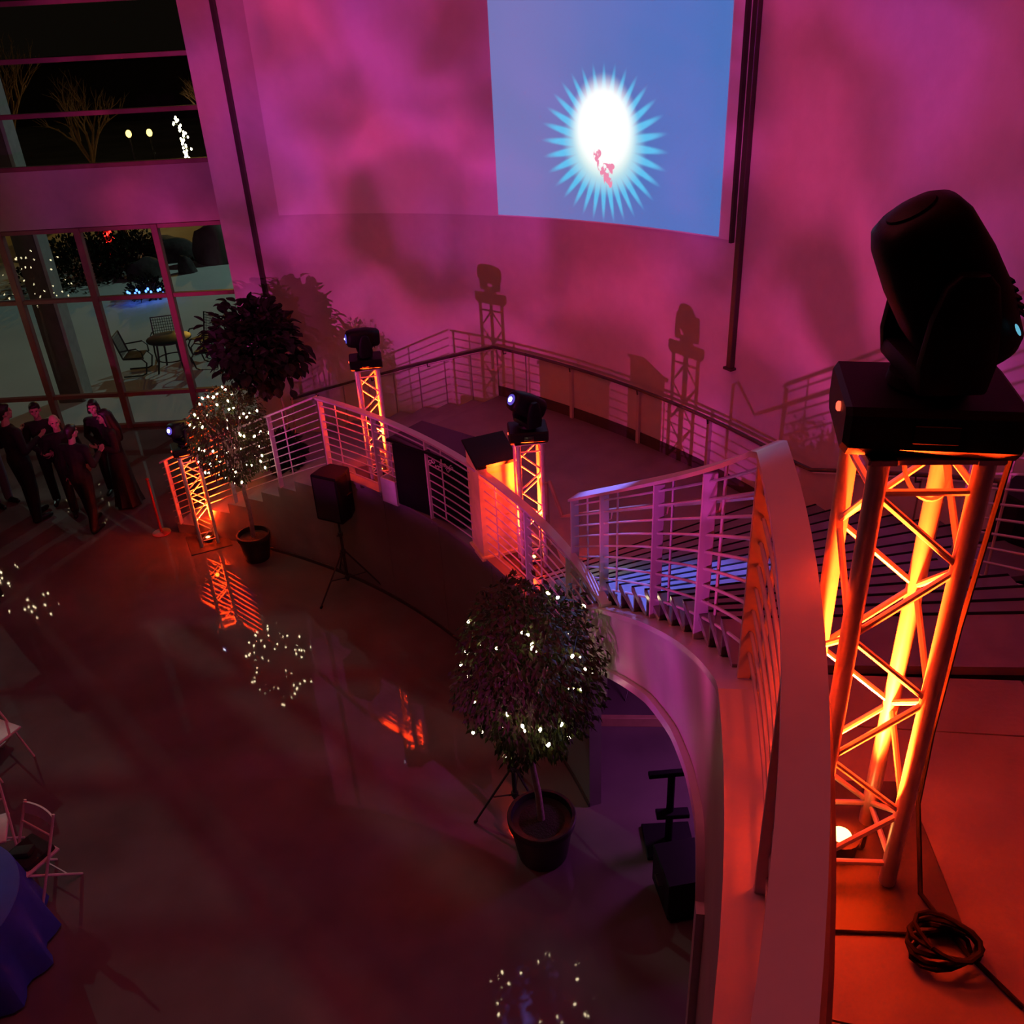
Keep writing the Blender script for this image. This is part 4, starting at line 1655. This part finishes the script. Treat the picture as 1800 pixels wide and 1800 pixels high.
ch0 = folding_chair()
cdat = [((-4.50, 5.72, 0), R_(150), 'white folding chair with a red-lit back beside the blue table'),
        ((-5.05, 6.02, 0), R_(200), 'white folding chair behind the blue table at the left edge'),
        ((-5.62, 7.35, 0), R_(-115), 'white folding chair apart from the blue table at the left edge'),
        ((-6.45, 8.10, 0), R_(-100), 'white folding chair farthest from the blue table at the left edge')]
for i, (p, r, l) in enumerate(cdat):
    c = ch0 if i == 0 else copy_tree(ch0)
    c.location = p
    c.rotation_euler = (0, 0, r)
    c['label'] = l
    c['group'] = 'folding chairs at the lower left'
b = MB()
b.box((0, 0, 0.465), (0.33, 0.30, 0.10), bevel=0.03, seg=2)
b.box((0.02, 0.05, 0.53), (0.20, 0.14, 0.06), (0.2, 0.1, 0.5), bevel=0.025, seg=2)
o = b.build('black_bag', M['suit'], None, smooth=True)
o.location = (-4.50, 5.72, 0.0)
o.rotation_euler = (0, 0, R_(150))
tag(o, 'black bundle lying on the seat of the red-lit folding chair', 'bag')

# ------------------------------------------------------------------ under the stair
ts = thing('bar_stand', 'black T-shaped stand in the dark under the stair arch', 'stand', (1.30, 5.86, 0))
b = MB()
b.box((0, 0, 0.89), (0.42, 0.06, 0.05), (0, 0, 0.05), bevel=0.006)
b.build('crossbar', M['black'], ts)
b = MB()
b.tube([(0, 0, 0.03), (0, 0, 0.88)], 0.035, 12)
b.build('pole', M['black'], ts)
b = MB()
b.box((0, 0, 0.02), (0.45, 0.40, 0.04), bevel=0.006)
b.build('foot_plate', M['black'], ts)
b = MB()
b.box((0.02, -0.02, 0.40), (0.30, 0.10, 0.05), bevel=0.006)
b.build('tray', M['black'], ts)

fc = thing('flight_case', 'black wheeled case on the floor at the foot of the stair arch', 'case', (1.38, 5.25, 0), R_(8))
b = MB()
b.box((0, 0, 0.26), (0.55, 0.45, 0.42), bevel=0.012)
b.build('case', M['black'], fc)
b = MB()
b.box((0, 0, 0.475), (0.56, 0.46, 0.03), bevel=0.008)
b.build('lid', M['black'], fc)
for sx in (-1, 1):
    for sy in (-1, 1):
        b = MB()
        b.tube([(sx * 0.22 - 0.012, sy * 0.16, 0.025), (sx * 0.22 + 0.012, sy * 0.16, 0.025)], 0.025, 12)
        b.build('caster', M['rubber'], fc)
    b = MB()
    b.tube([(sx * 0.275, -0.06, 0.30), (sx * 0.305, -0.06, 0.30), (sx * 0.305, 0.06, 0.30), (sx * 0.275, 0.06, 0.30)], 0.008, 6)
    b.build('handle', M['steel'], fc)

b = MB()
b.box((1.45, 7.42, 0.06), (1.5, 0.06, 0.12), (0, 0, -0.09), bevel=0.004)
tag(b.build('timber_kerb', M['tan']), 'low tan timber edge on the floor under the stair', 'kerb')
cy = thing('cymbal_stand', 'cymbal on a thin stand in the shadow under the stair', 'cymbal', (1.30, 8.05, 0))
b = MB()
b.lathe([(0.20, 0.78), (0.10, 0.795), (0.035, 0.80), (0.03, 0.822), (0.008, 0.825)], n=28)
b.build('cymbal', M['brass'], cy, smooth=True)
b = MB()
b.tube([(0, 0, 0.25), (0, 0, 0.86)], 0.009, 8)
b.build('pole', M['chrome'], cy)
for i in range(3):
    a = 2.09 * i
    b = MB()
    b.tube([(0, 0, 0.45), (0.26 * math.cos(a), 0.26 * math.sin(a), 0.01)], 0.008, 6)
    b.build('leg', M['chrome'], cy)
dr = thing('snare_drum', 'small chrome drum on its stand beside the cymbal under the stair', 'drum', (1.72, 7.9, 0))
b = MB()
b.lathe([(0.17, 0.45), (0.175, 0.455), (0.175, 0.57), (0.17, 0.575)], n=28)
b.build('shell', M['chrome'], dr, smooth=True)
for z in (0.455, 0.575):
    b = MB()
    b.tube([(0.178 * math.cos(a), 0.178 * math.sin(a), z) for a in frange(0, 2 * PI, 28)[:-1]], 0.007, 6, closed=True)
    b.build('hoop', M['chrome'], dr)
b = MB()
b.lathe([(0.168, 0.575), (0.05, 0.578)], n=24)
b.build('drumhead', M['papers'], dr)
for i in range(3):
    a = 2.09 * i + 0.4
    b = MB()
    b.tube([(0.12 * math.cos(a), 0.12 * math.sin(a), 0.45), (0, 0, 0.28), (0.24 * math.cos(a + 2.5), 0.24 * math.sin(a + 2.5), 0.01)], 0.008, 6)
    b.build('leg', M['chrome'], dr)
tripod('microphone_stand', 'black tripod stand half hidden behind the big foreground ficus', (-0.12, 6.35, 0), R_(200), 1.3, 0.42, 0.55)

# ------------------------------------------------------------------ outside the windows
mb = MB()
n1, n2 = 60, 50
gx = frange(-46, 8, n1)
gy = frange(16.45, 31.0, n2)
vs = [[mb.bm.verts.new((x, y, 0.12 * mnoise.noise(Vector((x * 0.25, y * 0.25, 0))) * min(1, (y - 16.4) / 3.0) - 0.02)) for x in gx] for y in gy]
for j in range(n2):
    for i in range(n1):
        mb.bm.faces.new((vs[j][i], vs[j][i + 1], vs[j + 1][i + 1], vs[j + 1][i]))
tag(mb.build('snow_ground', M['snow'], smooth=True), 'pale snow covering the yard outside the windows', 'snow')
mb = MB()
mb.box((-25, 65.0, -0.12), (140, 68.0, 0.2))
tag(mb.build('street', M['road']), 'yellow-lit street beyond the snowy yard', 'street')

# square columns outside carrying the roof edge; the left one added for its shadow
for x, lab in ((-9.05, 'brown square column outside the windows behind the standing group'), (-13.4, 'added brown column outside beyond the left edge, out of view, shading the floor')):
    t = thing('column', lab, 'column', (x, 18.1, 0))
    b = MB()
    b.box((0, 0, 4.75), (0.42, 0.42, 9.5), bevel=0.01)
    b.build('shaft', M['column'], t)
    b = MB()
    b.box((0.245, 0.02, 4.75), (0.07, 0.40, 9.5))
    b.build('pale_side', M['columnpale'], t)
    b = MB()
    b.box((0, 0, 0.05), (0.50, 0.50, 0.1), bevel=0.01)
    b.build('base', M['column'], t)

# patio table with four sled chairs
pt = thing('patio_table', 'round dark patio table on the snow outside', 'table', (-7.36, 19.55, 0))
b = MB()
b.lathe([(0.46, 0.70), (0.48, 0.71), (0.48, 0.735), (0.46, 0.745)], n=32)
b.build('tabletop', M['patio'], pt, smooth=True)
for i in range(4):
    a = PI / 4 + i * PI / 2
    b = MB()
    b.tube([(0.30 * math.cos(a), 0.30 * math.sin(a), 0.70), (0.34 * math.cos(a), 0.34 * math.sin(a), 0.3), (0.42 * math.cos(a), 0.42 * math.sin(a), 0.0)], 0.022, 8)
    b.build('leg', M['patio'], pt, smooth=True)
b = MB()
b.tube([(0.33 * math.cos(a), 0.33 * math.sin(a), 0.28) for a in frange(0, 2 * PI, 24)[:-1]], 0.014, 6, closed=True)
b.build('ring_brace', M['patio'], pt)


def patio_chair():
    t = thing('patio_chair', '', 'chair')
    for sx in (-1, 1):
        b = MB()
        b.tube([(sx * 0.26, 0.18, 0.42), (sx * 0.26, -0.22, 0.40), (sx * 0.26, -0.30, 0.30), (sx * 0.26, -0.24, 0.06), (sx * 0.26, -0.15, 0.02), (sx * 0.26, 0.25, 0.02)], 0.018, 7)
        b.build('sled_leg', M['patio'], t, smooth=True)
        b = MB()
        b.tube([(sx * 0.28, 0.22, 0.60), (sx * 0.28, -0.16, 0.64), (sx * 0.27, -0.25, 0.55), (sx * 0.26, -0.25, 0.40)], 0.016, 7)
        b.build('arm', M['patio'], t, smooth=True)
    b = MB()
    b.tube([(-0.25, 0.18, 0.42), (-0.25, 0.30, 0.92), (0.25, 0.30, 0.92), (0.25, 0.18, 0.42)], 0.018, 7)
    b.build('back_frame', M['patio'], t)
    b = MB()
    for k in range(9):
        x = -0.2 + 0.05 * k
        b.tube([(x, 0.19, 0.46), (x, 0.295, 0.90)], 0.006, 4)
    for k in range(7):
        z = 0.5 + 0.06 * k
        b.tube([(-0.24, 0.195 + (z - 0.46) * 0.24, z), (0.24, 0.195 + (z - 0.46) * 0.24, z)], 0.006, 4)
    stuff(b.build('back_mesh', M['patio'], t))
    b = MB()
    b.box((0, -0.02, 0.425), (0.50, 0.42, 0.02), bevel=0.006)
    b.build('seat', M['patio'], t)
    return t


pc0 = patio_chair()
for i, (dx, dy, r, l) in enumerate(((-0.80, -0.12, R_(95), 'dark metal patio chair left of the patio table, seen from its side'),
                                    (-0.35, 0.72, R_(15), 'dark metal patio chair behind the patio table with a mesh back'),
                                    (0.78, 0.05, R_(-95), 'dark metal patio chair right of the patio table with its arms showing'),
                                    (0.52, 0.82, R_(-35), 'dark metal patio chair behind the patio table at its right'))):
    c = pc0 if i == 0 else copy_tree(pc0)
    c.location = (-7.36 + dx, 19.55 + dy, 0)
    c.rotation_euler = (0, 0, r)
    c['label'] = l
    c['group'] = 'patio chairs round the outside table'


def boulder(x, y, r, h, label, seed, m='rock', name='boulder', cat='rock'):
    b = MB()
    bmesh.ops.create_icosphere(b.bm, subdivisions=3, radius=1.0)
    for v in b.bm.verts:
        f = 1 + 0.28 * mnoise.noise(v.co * 1.3 + Vector((seed * 3.1, 0, 0))) + 0.1 * mnoise.noise(v.co * 4 + Vector((0, seed, 0)))
        v.co = Vector((v.co.x * r * f, v.co.y * r * 0.8 * f, max(v.co.z * h * f, -0.05)))
    o = b.build(name, M[m], None, smooth=True)
    o.location = (x, y, 0.0)
    return tag(o, label, cat, None)


boulder(-10.75, 28.0, 0.62, 0.55, 'dark boulder on the snow left of the blue-lit shrub', 1)
boulder(-9.55, 28.2, 0.28, 0.5, 'small squarish dark rock on the snow near the right window', 2)
boulder(-10.6, 30.2, 0.9, 0.75, 'wide dark boulder at the edge of the snow behind the others', 3)
boulder(-8.95, 29.6, 0.75, 1.15, 'tall brownish boulder at the right end of the snow', 4, 'column')


def shrub(name, label, x, y, rx, ry, h, n, seed, leaf=0.16, m='shrub'):
    rg_ = random.Random(seed)
    t = thing(name, label, 'shrub', (x, y, 0))
    b = MB()
    for i in range(n):
        u = rnd_unit(rg_)
        u.z = abs(u.z)
        f = 1 + 0.3 * mnoise.noise(u * 2 + Vector((seed, 0, 0)))
        p = Vector((u.x * rx, u.y * ry, u.z * h)) * rg_.uniform(0.45, 1.0) * f
        leaf_quads(b, p, (u + rnd_unit(rg_) * 0.8).normalized(), rnd_unit(rg_), leaf, leaf * 0.6)
    stuff(b.build('foliage', M[m], t))
    b = MB()
    for i in range(5):
        a = i * 1.26
        b.tube([(0.05 * math.cos(a), 0.05 * math.sin(a), 0), (rx * 0.5 * math.cos(a), ry * 0.5 * math.sin(a), h * 0.7)], [0.03, 0.012], 5)
    b.build('stems', M['branch'], t)
    return t


shrub('hedge', 'long dark hedge beyond the snow behind the brown column', -12.9, 28.6, 1.5, 2.6, 1.25, 2600, 31)
shrub('hedge', 'dark hedge beyond the snow between column and right windows', -11.5, 29.2, 0.95, 1.7, 1.1, 1600, 32)
shrub('shrub', 'low shrub glowing with blue string lights on the snow', -9.95, 25.7, 0.55, 0.45, 0.55, 700, 33, 0.12)


def far_lights(name, label, pts, bm_, r, parentless=True):
    t = thing(name, label, 'lights', tuple(pts[0]))
    o0 = Vector(pts[0])
    b = MB()
    b.tube([Vector(p) - o0 for p in pts], 0.008, 4)
    b.build('wire', M['wire'], t)
    me = None
    for p in pts:
        if me is None:
            b = MB()
            b.ellipsoid((0, 0, 0), (r, r, r * 1.3), None, 8, 6)
            o = b.build('bulb', M[bm_], t, smooth=True)
            me = o.data
        else:
            o = link('bulb', me, t)
        o.location = Vector(p) - o0
    return t


rg = random.Random(9)
far_lights('string_lights', 'blue string lights on the low shrub outside', [(-10.38 + 0.058 * i, 25.25 - 0.1 * math.sin(i * .26), 0.16 + 0.10 * math.sin(i * 1.3) + 0.08 * math.sin(i * .18)) for i in range(18)], 'bulb_blue', 0.032)


def bare_tree(label, x, y, H, spread, seed, lean=0.0, depth=4):
    rg_ = random.Random(seed)
    t = thing('bare_tree', label, 'tree', (x, y, 0), 0)
    tr = MB()
    tr.tube([(0, 0, 0), (lean * 0.3, 0, H * 0.18), (lean * 0.6, 0, H * 0.35)], [0.16, 0.12, 0.09], 7)
    tr.build('trunk', M['branch'], t, smooth=True)
    b = MB()

    def grow(p, d, L, r, k):
        q = p + d * L
        mid = (p + q) / 2 + rnd_unit(rg_) * L * 0.06
        b.tube([p, mid, q], [r, r * 0.8, r * 0.6], 5)
        if k == 0:
            return
        for _ in range(3 if k > 2 else 2):
            dd = (d + rnd_unit(rg_) * spread + Vector((0, 0, 0.15))).normalized()
            grow(p + d * L * rg_.uniform(0.6, 1.0), dd, L * rg_.uniform(0.55, 0.8), r * 0.55, k - 1)
    for i in range(5):
        a = i * 1.3
        grow(Vector((lean * 0.6, 0, H * 0.33)), Vector((0.45 * math.cos(a), 0.45 * math.sin(a), 1)).normalized(), H * 0.26, 0.07, depth)
    b.build('branches', M['branch'], t)
    return t


bare_tree('bare tree with spreading boughs seen through the upper window', -16.2, 39.0, 5.4, 0.5, 41, 0.3)
bare_tree('slender bare tree at the left of the upper window view', -20.4, 42.0, 7.0, 0.5, 42)
bare_tree('bare tree beside the cluster of white lights, upper window right', -12.3, 45.0, 5.0, 0.5, 43)
bare_tree('small bare tree wound with white lights outside the second window', -13.3, 33.5, 2.6, 0.55, 44, 0.0, 3)
far_lights('string_lights', 'white lights in the small bare tree beyond the hedge', [(-13.3 + rg.gauss(0, 0.38), 33.5 + rg.gauss(0, 0.3), 1.55 + rg.gauss(0, 0.42)) for i in range(34)], 'bulb', 0.026)
# post wound with red lights, added in place of a reflection in the glass
rp = thing('reflection_post', 'red-lit post by the hedge outside, standing in for a window reflection', 'post', (-12.55, 30.3, 0))
b = MB()
b.tube([(0, 0, 0), (0, 0, 1.45)], 0.12, 10)
b.build('pole', M['red'], rp, smooth=True)
b = MB()
b.lathe([(0.2, 0), (0.2, 0.06), (0.12, 0.1)], n=14)
b.build('base', M['red'], rp)
far_lights('string_lights', 'red lights round the post that stands in for a window reflection', [(-12.55 + 0.15 * math.cos(i * 0.7), 30.3 + 0.15 * math.sin(i * 0.7), 0.08 + 0.031 * i) for i in range(44)], 'reflection_red', 0.042)
far_lights('string_lights', 'cluster of white lights on the trunk at the right of the upper window', [(-13.65 + rg.gauss(0, 0.10) - 0.16 * k / 30, 43.7, 1.2 + 0.055 * k) for k in range(32)], 'bulb', 0.045)
for x, lab in ((-13.95, 'yellow street lamp seen through the upper window, left of the pair'), (-13.15, 'yellow street lamp seen through the upper window, right of the pair')):
    t = thing('street_lamp', lab, 'lamp', (x, 38.0, 0), 0)
    b = MB()
    b.lathe([(0.07, 0), (0.05, 0.3), (0.035, 2.85)], n=10)
    b.build('pole', M['steel'], t)
    b = MB()
    b.ellipsoid((0, 0, 2.95), (0.11, 0.11, 0.14), None, 12, 8)
    b.build('globe', M['lamp_street'], t, smooth=True)
# low dark building line along the far side of the street
fb = thing('far_building', 'long low dark building on the far side of the street', 'building', (-24, 78, 0))
b = MB()
b.box((0, 0, 2.0), (60, 8, 4.0))
b.build('wall', M['column'], fb)
b = MB()
b.box((0, 0, 4.1), (61, 9, 0.25))
b.build('roof', M['rock'], fb)
